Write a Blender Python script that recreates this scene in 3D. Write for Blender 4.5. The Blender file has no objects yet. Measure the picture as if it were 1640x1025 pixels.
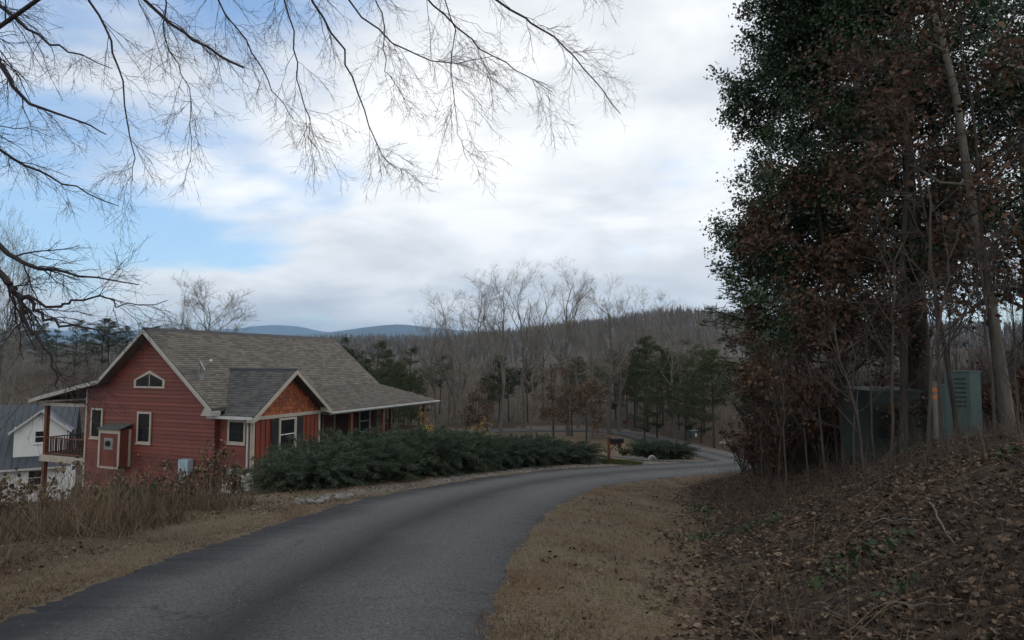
import bpy, math, random
import numpy as np
R = math.radians
rng = np.random.default_rng(7)
random.seed(7)
scene = bpy.context.scene
col = scene.collection

# ------------------------------------------------------------------ camera
EYE = 1.65
TILT = math.atan(68.5 / 1000)
cam = bpy.data.cameras.new('camera')
cam.sensor_width = 36.0
cam.lens = 36.0 * 1000 / 1640
cam.clip_start = 0.05
cam.clip_end = 40000
camo = bpy.data.objects.new('camera', cam)
col.objects.link(camo)
camo.location = (0, 0, EYE)
camo.rotation_euler = (math.pi / 2 + TILT, 0, 0)
scene.camera = camo

# ------------------------------------------------------------------ view, engine
scene.view_settings.view_transform = 'Standard'
scene.view_settings.look = 'None'
scene.view_settings.gamma = 1
scene.view_settings.exposure = 0.42
scene.view_settings.use_curve_mapping = False
scene.render.engine = 'CYCLES'
cy = scene.cycles
cy.max_bounces = 4
cy.diffuse_bounces = 2
cy.glossy_bounces = 2
cy.transmission_bounces = 2
cy.volume_bounces = 0
cy.transparent_max_bounces = 4
cy.caustics_reflective = False
cy.caustics_refractive = False
cy.use_adaptive_sampling = True
cy.adaptive_threshold = 0.02
cy.use_denoising = True
try:
    cy.denoiser = 'OPENIMAGEDENOISE'
    cy.denoising_prefilter = 'ACCURATE'
except Exception:
    pass

# ------------------------------------------------------------------ sun and sky
SUN_EL, SUN_AZ = R(38), R(60)          # high veiled sun, ahead to the right
sun = bpy.data.lights.new('sun', 'SUN')
sun.energy = 0.5
sun.angle = R(35)
sun.color = (1.0, 0.96, 0.9)
suno = bpy.data.objects.new('sun', sun)
col.objects.link(suno)
suno.rotation_euler = (math.pi / 2 - SUN_EL, 0, -SUN_AZ + math.pi)

world = bpy.data.worlds.new('World')
scene.world = world
world.use_nodes = True
wt = world.node_tree
wt.nodes.clear()


def N(nt, t, **kw):
    n = nt.nodes.new(t)
    for k, v in kw.items():
        if k.startswith('i_'):
            key = k[2:]
            key = int(key) if key.isdigit() else key.replace('_', ' ')
            n.inputs[key].default_value = v
        else:
            setattr(n, k, v)
    return n


def ramp(nt, stops, interp='LINEAR'):
    n = nt.nodes.new('ShaderNodeValToRGB')
    n.color_ramp.interpolation = interp
    e = n.color_ramp.elements
    while len(e) < len(stops):
        e.new(0.5)
    for i, (p, c) in enumerate(stops):
        e[i].position = p
        e[i].color = (c, c, c, 1) if isinstance(c, (int, float)) else (*c, 1)
    return n


def math_node(nt, op, a=None, b=None, c=None):
    n = nt.nodes.new('ShaderNodeMath')
    n.operation = op
    for i, x in enumerate((a, b, c)):
        if x is None:
            continue
        if isinstance(x, (int, float)):
            n.inputs[i].default_value = x
        else:
            nt.links.new(x, n.inputs[i])
    return n.outputs[0]


def build_sky():
    L = wt.links.new
    sky = N(wt, 'ShaderNodeTexSky', sky_type='NISHITA', sun_disc=False)
    sky.sun_elevation = SUN_EL
    sky.sun_rotation = SUN_AZ
    sky.altitude = 600
    tc = N(wt, 'ShaderNodeTexCoord')
    sep = N(wt, 'ShaderNodeSeparateXYZ')
    L(tc.outputs['Generated'], sep.inputs[0])
    zc = math_node(wt, 'MAXIMUM', sep.outputs['Z'], 0.0)
    den = math_node(wt, 'ADD', zc, 0.26)
    px = math_node(wt, 'DIVIDE', sep.outputs['X'], den)
    py = math_node(wt, 'DIVIDE', sep.outputs['Y'], den)
    comb = N(wt, 'ShaderNodeCombineXYZ')
    L(px, comb.inputs[0]); L(py, comb.inputs[1])
    mp = N(wt, 'ShaderNodeMapping')
    mp.inputs['Rotation'].default_value = (0, 0, R(-18))
    mp.inputs['Scale'].default_value = (0.85, 1.25, 1)
    mp.inputs['Location'].default_value = (3.1, 1.7, 0.4)
    L(comb.outputs[0], mp.inputs[0])
    n1 = N(wt, 'ShaderNodeTexNoise', i_Scale=0.95, i_Detail=7.0, i_Roughness=0.55, i_Distortion=0.25)
    L(mp.outputs[0], n1.inputs['Vector'])
    n2 = N(wt, 'ShaderNodeTexNoise', i_Scale=1.7, i_Detail=6.0, i_Roughness=0.55, i_Distortion=0.3)
    mp2 = N(wt, 'ShaderNodeMapping')
    mp2.inputs['Location'].default_value = (11.3, 4.1, 2.0)
    mp2.inputs['Rotation'].default_value = (0, 0, R(-10))
    mp2.inputs['Scale'].default_value = (1.05, 1.25, 1)
    L(comb.outputs[0], mp2.inputs[0]); L(mp2.outputs[0], n2.inputs['Vector'])
    # cloud cover thins out towards the left of the road (a broad clearing in the deck)
    clear = N(wt, 'ShaderNodeVectorMath', operation='DOT_PRODUCT')
    L(tc.outputs['Generated'], clear.inputs[0])
    d = np.array([-0.60, 0.68, 0.48]); d /= np.linalg.norm(d)
    clear.inputs[1].default_value = d
    cr = ramp(wt, [(0.80, 0.0), (0.985, 1.0)], 'EASE')
    L(clear.outputs['Value'], cr.inputs[0])
    thin = math_node(wt, 'MULTIPLY', cr.outputs[0], -0.20)
    cover = math_node(wt, 'ADD', n1.outputs['Fac'], thin)
    cm = ramp(wt, [(0.26, 0.05), (0.42, 1.0)], 'EASE')
    L(cover, cm.inputs[0])
    # cloud brightness: bright tops and greyer bases
    cc = ramp(wt, [(0.24, (5.2, 5.5, 6.0)), (0.40, (7.0, 7.15, 7.35)), (0.58, (9.2, 9.2, 9.15))])
    L(n2.outputs['Fac'], cc.inputs[0])
    # blue of the open sky
    skys = N(wt, 'ShaderNodeMix', data_type='RGBA', blend_type='MULTIPLY')
    skys.inputs['Factor'].default_value = 1
    L(sky.outputs[0], skys.inputs[6])
    skys.inputs[7].default_value = (1.5, 1.66, 1.72, 1)
    mx = N(wt, 'ShaderNodeMix', data_type='RGBA')
    L(cm.outputs[0], mx.inputs['Factor'])
    L(skys.outputs[2], mx.inputs[6]); L(cc.outputs[0], mx.inputs[7])
    bg = N(wt, 'ShaderNodeBackground', i_Strength=0.1)
    L(mx.outputs[2], bg.inputs['Color'])
    out = N(wt, 'ShaderNodeOutputWorld')
    L(bg.outputs[0], out.inputs['Surface'])


build_sky()

# ------------------------------------------------------------------ materials
MATS = {}


def mat(name, c1, c2=None, scale=4.0, rough=0.8, bump=0.0, bscale=None, spec=0.3, detail=5.0, stretch=None,
        metal=0.0, rnd=0.0, coords='Object'):
    """two-tone noise colour; rnd mixes in the per-vertex 'rnd' attribute"""
    m = bpy.data.materials.new(name)
    m.use_nodes = True
    nt = m.node_tree
    L = nt.links.new
    b = nt.nodes['Principled BSDF']
    b.inputs['Roughness'].default_value = rough
    b.inputs['Specular IOR Level'].default_value = spec
    b.inputs['Metallic'].default_value = metal
    tc = N(nt, 'ShaderNodeTexCoord')
    vec = tc.outputs[coords]
    if stretch:
        mp = N(nt, 'ShaderNodeMapping')
        mp.inputs['Scale'].default_value = stretch
        L(vec, mp.inputs[0]); vec = mp.outputs[0]
    if c2 is None:
        c2 = tuple(x * 0.8 for x in c1)
    no = N(nt, 'ShaderNodeTexNoise', i_Scale=scale, i_Detail=detail, i_Roughness=0.6)
    L(vec, no.inputs['Vector'])
    fac = no.outputs['Fac']
    rp = ramp(nt, [(0.32, c1), (0.68, c2)])
    if rnd:
        at = N(nt, 'ShaderNodeAttribute', attribute_name='rnd')
        a = math_node(nt, 'SUBTRACT', at.outputs['Fac'], 0.5)
        a = math_node(nt, 'MULTIPLY', a, rnd)
        fac = math_node(nt, 'ADD', fac, a)
    L(fac, rp.inputs[0])
    L(rp.outputs[0], b.inputs['Base Color'])
    if bump:
        n2 = N(nt, 'ShaderNodeTexNoise', i_Scale=bscale or scale * 4, i_Detail=4.0)
        L(vec, n2.inputs['Vector'])
        bp = N(nt, 'ShaderNodeBump', i_Strength=bump, i_Distance=0.02)
        L(n2.outputs['Fac'], bp.inputs['Height'])
        L(bp.outputs[0], b.inputs['Normal'])
    MATS[name] = m
    return m


def mat_leaf(name, cols, rough=0.55, spec=0.3, trans=0.15):
    m = bpy.data.materials.new(name)
    m.use_nodes = True
    nt = m.node_tree
    L = nt.links.new
    b = nt.nodes['Principled BSDF']
    b.inputs['Roughness'].default_value = rough
    b.inputs['Specular IOR Level'].default_value = spec
    at = N(nt, 'ShaderNodeAttribute', attribute_name='rnd')
    k = len(cols)
    rp = ramp(nt, [(i / max(1, k - 1), c) for i, c in enumerate(cols)])
    L(at.outputs['Fac'], rp.inputs[0])
    L(rp.outputs[0], b.inputs['Base Color'])
    if trans:
        tr = N(nt, 'ShaderNodeBsdfTranslucent')
        L(rp.outputs[0], tr.inputs['Color'])
        mx = N(nt, 'ShaderNodeMixShader')
        mx.inputs[0].default_value = trans
        L(b.outputs[0], mx.inputs[1]); L(tr.outputs[0], mx.inputs[2])
        L(mx.outputs[0], nt.nodes['Material Output'].inputs['Surface'])
    MATS[name] = m
    return m


mat('bark_grey', (0.15, 0.135, 0.112), (0.08, 0.072, 0.06), 3, 0.9, 0.5, 14, stretch=(3, 3, 0.6))
mat('bark_dark', (0.05, 0.042, 0.036), (0.025, 0.021, 0.018), 3, 0.9, 0.5, 14, stretch=(3, 3, 0.6))
mat('bark_pale', (0.17, 0.155, 0.135), (0.09, 0.08, 0.07), 3, 0.9, 0.4, 14, stretch=(3, 3, 0.6))
mat('twig', (0.07, 0.056, 0.047), (0.04, 0.032, 0.028), 2, 0.85)
mat('twig_far', (0.20, 0.178, 0.145), (0.115, 0.102, 0.082), 1.0, 0.9, rnd=0.5)
mat('twig_hazed', (0.185, 0.17, 0.155), (0.105, 0.097, 0.09), 1.0, 0.9, rnd=0.9)  # greyer than the nearer twigs: distance haze put into the colour
mat('gravel_stone', (0.17, 0.155, 0.135), (0.08, 0.072, 0.062), 5, 0.9, rnd=0.9)
mat('twig_over', (0.035, 0.027, 0.028), (0.02, 0.016, 0.018), 2, 0.8)
mat_leaf('leaf_green', [(0.010, 0.022, 0.009), (0.02, 0.042, 0.014), (0.04, 0.072, 0.024)], 0.4, 0.4, 0.1)
mat_leaf('leaf_brown', [(0.036, 0.020, 0.012), (0.074, 0.040, 0.023), (0.125, 0.07, 0.04)], 0.6, 0.25, 0.15)
mat_leaf('leaf_beech', [(0.07, 0.042, 0.026), (0.115, 0.072, 0.045), (0.17, 0.11, 0.07)], 0.6, 0.2, 0.15)
mat_leaf('leaf_litter', [(0.024, 0.014, 0.010), (0.05, 0.030, 0.019), (0.088, 0.055, 0.034), (0.2, 0.14, 0.092)], 0.7, 0.2, 0.0)
mat_leaf('needle_pine', [(0.03, 0.042, 0.017), (0.052, 0.07, 0.025), (0.08, 0.098, 0.035)], 0.6, 0.2, 0.1)
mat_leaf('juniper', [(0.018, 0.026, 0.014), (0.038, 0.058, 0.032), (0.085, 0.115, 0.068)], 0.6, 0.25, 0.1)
mat_leaf('grass_dry', [(0.06, 0.045, 0.028), (0.15, 0.115, 0.075), (0.27, 0.215, 0.145)], 0.8, 0.15, 0.1)
mat_leaf('brush_dry', [(0.04, 0.027, 0.02), (0.105, 0.075, 0.05), (0.24, 0.185, 0.12)], 0.8, 0.15, 0.1)
mat_leaf('ivy', [(0.012, 0.03, 0.012), (0.025, 0.05, 0.015), (0.05, 0.08, 0.02)], 0.5, 0.3, 0.1)
mat_leaf('moss', [(0.03, 0.045, 0.012), (0.05, 0.07, 0.018), (0.075, 0.095, 0.026)], 0.8, 0.1, 0.1)
mat_leaf('yellow_flower', [(0.3, 0.2, 0.03), (0.5, 0.34, 0.05), (0.62, 0.45, 0.09)], 0.6, 0.2, 0.2)
mat('stone', (0.3, 0.29, 0.27), (0.17, 0.16, 0.15), 5, 0.9, 0.4, 20, rnd=0.6)
mat('siding_red', (0.158, 0.042, 0.029), (0.118, 0.032, 0.023), 1.5, 0.6, 0.05, 40, rnd=1.4)
mat('batten_red', (0.19, 0.045, 0.025), (0.15, 0.035, 0.02), 1.5, 0.6, rnd=0.5)
mat('cedar', (0.30, 0.088, 0.03), (0.17, 0.05, 0.02), 3, 0.7, 0.2, 20, stretch=(6, 6, 0.8), rnd=0.9)
mat('trim', (0.40, 0.36, 0.30), (0.33, 0.30, 0.25), 3, 0.6)
mat('fascia_white', (0.36, 0.35, 0.33), (0.29, 0.28, 0.265), 3, 0.6)
mat('soffit', (0.16, 0.125, 0.10), (0.12, 0.095, 0.075), 3, 0.8)
mat('gutter_white', (0.48, 0.48, 0.465), (0.4, 0.4, 0.39), 2, 0.4)
mat('wood_stain', (0.165, 0.058, 0.028), (0.10, 0.036, 0.02), 3, 0.65, 0.1, 20, stretch=(4, 4, 0.5))
mat('wood_dark', (0.075, 0.034, 0.021), (0.045, 0.022, 0.015), 3, 0.7, stretch=(1, 4, 4))
mat('roof_deck', (0.09, 0.085, 0.08), (0.07, 0.065, 0.06), 4, 0.9)
mat('shutter_black', (0.018, 0.018, 0.02), (0.012, 0.012, 0.013), 4, 0.6)
mat('sash_white', (0.6, 0.59, 0.56), (0.55, 0.54, 0.5), 4, 0.5)
mat('metal_grey', (0.27, 0.28, 0.29), (0.2, 0.21, 0.22), 4, 0.45, metal=0.3)
mat('pale_blue', (0.33, 0.44, 0.5), (0.27, 0.37, 0.43), 4, 0.5)
mat('white_paint', (0.66, 0.66, 0.65), (0.58, 0.58, 0.57), 3, 0.6)
mat('roof_metal', (0.052, 0.06, 0.072), (0.04, 0.046, 0.056), 0.7, 0.4, spec=0.5)
mat('cabinet_green', (0.07, 0.11, 0.106), (0.054, 0.088, 0.085), 3, 0.5)
mat('cabinet_dark', (0.02, 0.028, 0.026), (0.014, 0.02, 0.018), 3, 0.5)
mat('orange_band', (0.5, 0.16, 0.04), None, 4, 0.6)
mat('black_metal', (0.02, 0.02, 0.022), (0.013, 0.013, 0.014), 4, 0.45)
mat('red_flag', (0.4, 0.05, 0.03), None, 4, 0.5)
mat('copper_cap', (0.16, 0.07, 0.04), None, 4, 0.5)
mat('hill_floor', (0.12, 0.105, 0.092), (0.085, 0.075, 0.066), 0.02, 0.95)
mat('mountain_wood', (0.05, 0.055, 0.045), (0.035, 0.04, 0.035), 0.002, 0.95)


def make_shingle(name, cols):
    m = bpy.data.materials.new(name)
    m.use_nodes = True
    nt = m.node_tree
    L = nt.links.new
    b = nt.nodes['Principled BSDF']
    b.inputs['Roughness'].default_value = 0.9
    b.inputs['Specular IOR Level'].default_value = 0.2
    at = N(nt, 'ShaderNodeAttribute', attribute_name='rnd')
    rp = ramp(nt, [(i / (len(cols) - 1), c) for i, c in enumerate(cols)])
    L(at.outputs['Fac'], rp.inputs[0])
    tc = N(nt, 'ShaderNodeTexCoord')
    no = N(nt, 'ShaderNodeTexNoise', i_Scale=60.0, i_Detail=3.0)
    L(tc.outputs['Object'], no.inputs['Vector'])
    big = N(nt, 'ShaderNodeTexNoise', i_Scale=0.5, i_Detail=4.0)
    L(tc.outputs['Object'], big.inputs['Vector'])
    v = math_node(nt, 'MULTIPLY_ADD', no.outputs['Fac'], 0.5, 0.75)
    v2 = math_node(nt, 'MULTIPLY_ADD', big.outputs['Fac'], 0.25, 0.87)
    v = math_node(nt, 'MULTIPLY', v, v2)
    hs = N(nt, 'ShaderNodeHueSaturation')
    L(rp.outputs[0], hs.inputs['Color']); L(v, hs.inputs['Value'])
    L(hs.outputs[0], b.inputs['Base Color'])
    MATS[name] = m


make_shingle('shingle_tan', [(0.085, 0.076, 0.064), (0.12, 0.108, 0.092), (0.15, 0.136, 0.116)])
make_shingle('shingle_grey', [(0.055, 0.055, 0.054), (0.08, 0.079, 0.077), (0.102, 0.10, 0.097)])

g = bpy.data.materials.new('glass_dark')
g.use_nodes = True
gb = g.node_tree.nodes['Principled BSDF']
gb.inputs['Base Color'].default_value = (0.012, 0.014, 0.016, 1)
gb.inputs['Roughness'].default_value = 0.06
gb.inputs['Specular IOR Level'].default_value = 0.6
MATS['glass'] = g


def make_asphalt():
    m = bpy.data.materials.new('asphalt')
    m.use_nodes = True
    nt = m.node_tree
    L = nt.links.new
    b = nt.nodes['Principled BSDF']
    b.inputs['Roughness'].default_value = 0.85
    b.inputs['Specular IOR Level'].default_value = 0.25
    tc = N(nt, 'ShaderNodeTexCoord')
    at = N(nt, 'ShaderNodeAttribute', attribute_name='lat')      # -1..1 across the road
    # aggregate
    ag = N(nt, 'ShaderNodeTexNoise', i_Scale=38.0, i_Detail=5.0, i_Roughness=0.8)
    L(tc.outputs['Object'], ag.inputs['Vector'])
    vo = N(nt, 'ShaderNodeTexVoronoi', i_Scale=26.0)
    L(tc.outputs['Object'], vo.inputs['Vector'])
    big = N(nt, 'ShaderNodeTexNoise', i_Scale=0.45, i_Detail=6.0, i_Roughness=0.6)
    L(tc.outputs['Object'], big.inputs['Vector'])
    # worn pale wheel tracks, dark centre and ragged dark edges
    wob = math_node(nt, 'MULTIPLY_ADD', big.outputs['Fac'], 0.36, -0.18)
    la = math_node(nt, 'ADD', at.outputs['Fac'], wob)
    trk = ramp(nt, [(0.0, 0.0), (0.13, 0.06), (0.26, 0.78), (0.38, 0.66), (0.52, 0.08), (0.64, 0.62),
                    (0.78, 0.9), (0.93, 0.62), (1.0, 0.25)])
    l01 = math_node(nt, 'MULTIPLY_ADD', la, 0.5, 0.5)
    L(l01, trk.inputs[0])
    base = ramp(nt, [(0.0, (0.016, 0.016, 0.017)), (1.0, (0.086, 0.084, 0.083))])
    f = math_node(nt, 'MULTIPLY_ADD', big.outputs['Fac'], 0.5, -0.25)
    f = math_node(nt, 'ADD', trk.outputs[0], f)
    L(f, base.inputs[0])
    hs = N(nt, 'ShaderNodeHueSaturation')
    v = math_node(nt, 'MULTIPLY_ADD', ag.outputs['Fac'], 4.2, -1.1)
    L(base.outputs[0], hs.inputs['Color']); L(v, hs.inputs['Value'])
    # pale specks of stone
    vs = ramp(nt, [(0.0, 1.0), (0.22, 0.0)])
    L(vo.outputs['Distance'], vs.inputs[0])
    wn = N(nt, 'ShaderNodeTexWhiteNoise')
    L(vo.outputs['Position'], wn.inputs['Vector'])
    sel = math_node(nt, 'GREATER_THAN', wn.outputs['Value'], 0.93)
    sp = math_node(nt, 'MULTIPLY', vs.outputs[0], sel)
    mx = N(nt, 'ShaderNodeMix', data_type='RGBA')
    L(sp, mx.inputs['Factor']); L(hs.outputs[0], mx.inputs[6])
    mx.inputs[7].default_value = (0.3, 0.29, 0.27, 1)
    # cracks
    cmap = N(nt, 'ShaderNodeMapping')
    L(tc.outputs['Object'], cmap.inputs[0])
    dn = N(nt, 'ShaderNodeTexNoise', i_Scale=1.2, i_Detail=5.0)
    L(tc.outputs['Object'], dn.inputs['Vector'])
    dv = N(nt, 'ShaderNodeMix', data_type='RGBA', blend_type='ADD')
    dv.inputs['Factor'].default_value = 0.9
    L(cmap.outputs[0], dv.inputs[6]); L(dn.outputs['Color'], dv.inputs[7])
    cr = N(nt, 'ShaderNodeTexVoronoi', feature='DISTANCE_TO_EDGE', i_Scale=0.28)
    L(dv.outputs[2], cr.inputs['Vector'])
    cl = ramp(nt, [(0.0, 1.0), (0.0035, 0.0)])
    L(cr.outputs['Distance'], cl.inputs[0])
    cm = math_node(nt, 'GREATER_THAN', big.outputs['Fac'], 0.5)
    ck = math_node(nt, 'MULTIPLY', cl.outputs[0], cm)
    ck = math_node(nt, 'MULTIPLY', ck, 0.75)
    mc = N(nt, 'ShaderNodeMix', data_type='RGBA')
    L(ck, mc.inputs['Factor']); L(mx.outputs[2], mc.inputs[6])
    mc.inputs[7].default_value = (0.02, 0.02, 0.02, 1)
    L(mc.outputs[2], b.inputs['Base Color'])
    bp = N(nt, 'ShaderNodeBump', i_Strength=0.5, i_Distance=0.01)
    L(ag.outputs['Fac'], bp.inputs['Height'])
    L(bp.outputs[0], b.inputs['Normal'])
    MATS['asphalt'] = m


make_asphalt()


def make_ground():
    m = bpy.data.materials.new('ground_cover')
    m.use_nodes = True
    nt = m.node_tree
    L = nt.links.new
    b = nt.nodes['Principled BSDF']
    b.inputs['Roughness'].default_value = 0.95
    b.inputs['Specular IOR Level'].default_value = 0.1
    tc = N(nt, 'ShaderNodeTexCoord')
    P = tc.outputs['Object']
    at = N(nt, 'ShaderNodeAttribute', attribute_name='zone')
    sp = N(nt, 'ShaderNodeSeparateColor')
    L(at.outputs['Color'], sp.inputs[0])
    nb = N(nt, 'ShaderNodeTexNoise', i_Scale=0.9, i_Detail=7.0, i_Roughness=0.65)
    nf = N(nt, 'ShaderNodeTexNoise', i_Scale=28.0, i_Detail=4.0, i_Roughness=0.7)
    L(P, nb.inputs['Vector']); L(P, nf.inputs['Vector'])
    # straw grass
    gr = ramp(nt, [(0.25, (0.06, 0.045, 0.03)), (0.5, (0.13, 0.10, 0.067)), (0.72, (0.21, 0.165, 0.115))])
    L(nf.outputs['Fac'], gr.inputs[0])
    grt = ramp(nt, [(0.35, (0.75, 0.62, 0.5)), (0.55, (1.0, 1.0, 1.0)), (0.72, (0.78, 0.85, 0.6))])
    L(nb.outputs['Fac'], grt.inputs[0])
    gm = N(nt, 'ShaderNodeMix', data_type='RGBA', blend_type='MULTIPLY')
    gm.inputs['Factor'].default_value = 1
    L(gr.outputs[0], gm.inputs[6]); L(grt.outputs[0], gm.inputs[7])
    # leaf litter
    vo = N(nt, 'ShaderNodeTexVoronoi', i_Scale=11.0)
    L(P, vo.inputs['Vector'])
    vs = N(nt, 'ShaderNodeSeparateColor')
    L(vo.outputs['Color'], vs.inputs[0])
    lf = ramp(nt, [(0.0, (0.018, 0.013, 0.010)), (0.5, (0.042, 0.030, 0.021)), (1.0, (0.09, 0.064, 0.043))])
    L(vs.outputs[0], lf.inputs[0])
    # gravel
    vg = N(nt, 'ShaderNodeTexVoronoi', i_Scale=22.0)
    L(P, vg.inputs['Vector'])
    gs = N(nt, 'ShaderNodeSeparateColor')
    L(vg.outputs['Color'], gs.inputs[0])
    gg = ramp(nt, [(0.0, (0.06, 0.05, 0.042)), (0.6, (0.14, 0.12, 0.10)), (1.0, (0.27, 0.25, 0.225))])
    L(gs.outputs[1], gg.inputs[0])
    # forest floor far away
    ff = ramp(nt, [(0.3, (0.055, 0.045, 0.032)), (0.7, (0.10, 0.082, 0.056))])
    L(nb.outputs['Fac'], ff.inputs[0])
    cur = ff.outputs[0]
    for ch, src in ((0, gm.outputs[2]), (1, lf.outputs[0]), (2, gg.outputs[0])):
        # ragged border between the zones
        w = math_node(nt, 'MULTIPLY_ADD', nf.outputs['Fac'], 0.8, -0.4)
        w = math_node(nt, 'ADD', sp.outputs[ch], w)
        rr = ramp(nt, [(0.35, 0.0), (0.65, 1.0)])
        L(w, rr.inputs[0])
        mx = N(nt, 'ShaderNodeMix', data_type='RGBA')
        L(rr.outputs[0], mx.inputs['Factor']); L(cur, mx.inputs[6]); L(src, mx.inputs[7])
        cur = mx.outputs[2]
    L(cur, b.inputs['Base Color'])
    bp = N(nt, 'ShaderNodeBump', i_Strength=0.7, i_Distance=0.03)
    L(nf.outputs['Fac'], bp.inputs['Height'])
    L(bp.outputs[0], b.inputs['Normal'])
    MATS['ground'] = m


make_ground()


# ------------------------------------------------------------------ mesh helpers
class MB:
    def __init__(self):
        self.V, self.F, self.A, self.n = [], [], [], 0

    def add(self, v, f, a=0.5):
        v = np.asarray(v, float).reshape(-1, 3)
        if len(v) == 0:
            return self
        self.V.append(v)
        self.A.append(np.broadcast_to(np.asarray(a, float), (len(v),)))
        if isinstance(f, np.ndarray):
            self.F.append(f + self.n)
        else:
            for k in set(len(x) for x in f):
                self.F.append(np.array([x for x in f if len(x) == k]) + self.n)
        self.n += len(v)
        return self

    def box(self, x0, x1, y0, y1, z0, z1, a=0.5):
        x0, x1 = min(x0, x1), max(x0, x1); y0, y1 = min(y0, y1), max(y0, y1); z0, z1 = min(z0, z1), max(z0, z1)
        v = [(x, y, z) for z in (z0, z1) for y in (y0, y1) for x in (x0, x1)]
        f = [(0, 2, 3, 1), (4, 5, 7, 6), (0, 1, 5, 4), (2, 6, 7, 3), (0, 4, 6, 2), (1, 3, 7, 5)]
        return self.add(v, f, a)

    def prism(self, poly, axis, d0, d1, a=0.5):
        """polygon in the two other axes, extruded along axis ('x','y','z')"""
        k = len(poly)
        def pt(p, d):
            return {'x': (d, p[0], p[1]), 'y': (p[0], d, p[1]), 'z': (p[0], p[1], d)}[axis]
        v = [pt(p, d0) for p in poly] + [pt(p, d1) for p in poly]
        f = [tuple(range(k))[::-1], tuple(range(k, 2 * k))] + [(i, (i + 1) % k, (i + 1) % k + k, i + k) for i in range(k)]
        return self.add(v, f, a)

    def slab(self, pts, down, a=0.5):
        """3D polygon thickened downwards (vertical)"""
        k = len(pts)
        p = np.asarray(pts, float)
        q = p - np.array([0, 0, down])
        f = [tuple(range(k)), tuple(range(k, 2 * k))[::-1]] + [((i + 1) % k, i, i + k, (i + 1) % k + k) for i in range(k)]
        return self.add(np.vstack([p, q]), f, a)

    def bar(self, p, q, w, h, a=0.5):
        """rectangular bar from p to q (w sideways, h upwards)"""
        p, q = np.asarray(p, float), np.asarray(q, float)
        t = q - p; t /= np.linalg.norm(t)
        up = np.array([0, 0, 1.0]) if abs(t[2]) < 0.95 else np.array([0, 1.0, 0])
        s = np.cross(t, up); s /= np.linalg.norm(s)
        u = np.cross(s, t)
        v = []
        for o in (p, q):
            for a_, b_ in ((-1, -1), (1, -1), (1, 1), (-1, 1)):
                v.append(o + s * a_ * w / 2 + u * b_ * h / 2)
        f = [(3, 2, 1, 0), (4, 5, 6, 7), (0, 1, 5, 4), (1, 2, 6, 5), (2, 3, 7, 6), (3, 0, 4, 7)]
        return self.add(v, f, a)

    def tubes(self, P, Rr, k=4, a=None):
        """P (m,n,3), Rr (m,n): m tubes of n rings"""
        P = np.asarray(P, float); Rr = np.asarray(Rr, float)
        if P.ndim == 2:
            P, Rr = P[None], Rr[None]
        m, n = P.shape[:2]
        if m == 0:
            return self
        T = np.gradient(P, axis=1)
        T /= np.linalg.norm(T, axis=2, keepdims=True) + 1e-9
        ov = P[:, -1] - P[:, 0]
        ref = np.where(np.abs(ov[:, 2:3]) > 0.7 * np.linalg.norm(ov, axis=1, keepdims=True), [[1.0, 0.13, 0]], [[0.1, 0.07, 1.0]])
        S = np.cross(T, ref[:, None, :]); S /= np.linalg.norm(S, axis=2, keepdims=True) + 1e-9
        U = np.cross(S, T)
        th = np.arange(k) * 2 * np.pi / k
        ring = P[:, :, None, :] + Rr[:, :, None, None] * (np.cos(th)[None, None, :, None] * S[:, :, None, :] + np.sin(th)[None, None, :, None] * U[:, :, None, :])
        i = np.arange(m)[:, None, None] * n * k
        j = np.arange(n - 1)[None, :, None] * k
        q = np.arange(k)[None, None, :]
        q2 = (q + 1) % k
        F = np.stack([i + j + q, i + j + q2, i + j + k + q2, i + j + k + q], -1).reshape(-1, 4)
        if a is None:
            a = np.repeat(rng.random(m), n * k)
        return self.add(ring.reshape(-1, 3), F, a)

    def quads(self, C, D, W, a=None, n=None):
        """leaf quads: centre base C (m,3), length vector D (m,3), half-width vector W (m,3); diamond shaped"""
        m = len(C)
        v = np.stack([C, C + D * 0.5 - W, C + D, C + D * 0.5 + W], 1).reshape(-1, 3)
        F = np.arange(m * 4).reshape(-1, 4)
        if a is None:
            a = rng.random(m)
        return self.add(v, F, np.repeat(a, 4))

    def tris(self, C, D, W, a=None):
        m = len(C)
        v = np.stack([C - W, C + W, C + D], 1).reshape(-1, 3)
        if a is None:
            a = rng.random(m)
        return self.add(v, np.arange(m * 3).reshape(-1, 3), np.repeat(a, 3))

    def mesh(self, name, material, smooth=False):
        me = bpy.data.meshes.new(name)
        V = np.vstack(self.V)
        sizes = np.concatenate([np.full(len(f), f.shape[1]) for f in self.F])
        loops = np.concatenate([f.reshape(-1) for f in self.F])
        me.vertices.add(len(V)); me.vertices.foreach_set('co', V.astype(np.float32).reshape(-1))
        me.loops.add(len(loops)); me.loops.foreach_set('vertex_index', loops.astype(np.int32))
        me.polygons.add(len(sizes))
        st = np.concatenate([[0], np.cumsum(sizes)[:-1]])
        me.polygons.foreach_set('loop_start', st.astype(np.int32))
        try:
            me.polygons.foreach_set('loop_total', sizes.astype(np.int32))
        except Exception:
            pass
        at = me.attributes.new('rnd', 'FLOAT', 'POINT')
        at.data.foreach_set('value', np.concatenate(self.A).astype(np.float32))
        me.polygons.foreach_set('use_smooth', np.full(len(sizes), smooth))
        me.materials.append(MATS[material] if isinstance(material, str) else material)
        me.update(calc_edges=True)
        return me

    def build(self, name, material, parent=None, smooth=False):
        return link(name, self.mesh(name, material, smooth), parent)


def link(name, me, parent=None):
    o = bpy.data.objects.new(name, me)
    col.objects.link(o)
    if parent is not None:
        o.parent = parent
    return o


def tag(o, label=None, cat=None, group=None, kind=None):
    for k, v in (('label', label), ('category', cat), ('group', group), ('kind', kind)):
        if v:
            o[k] = v
    return o


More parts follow.
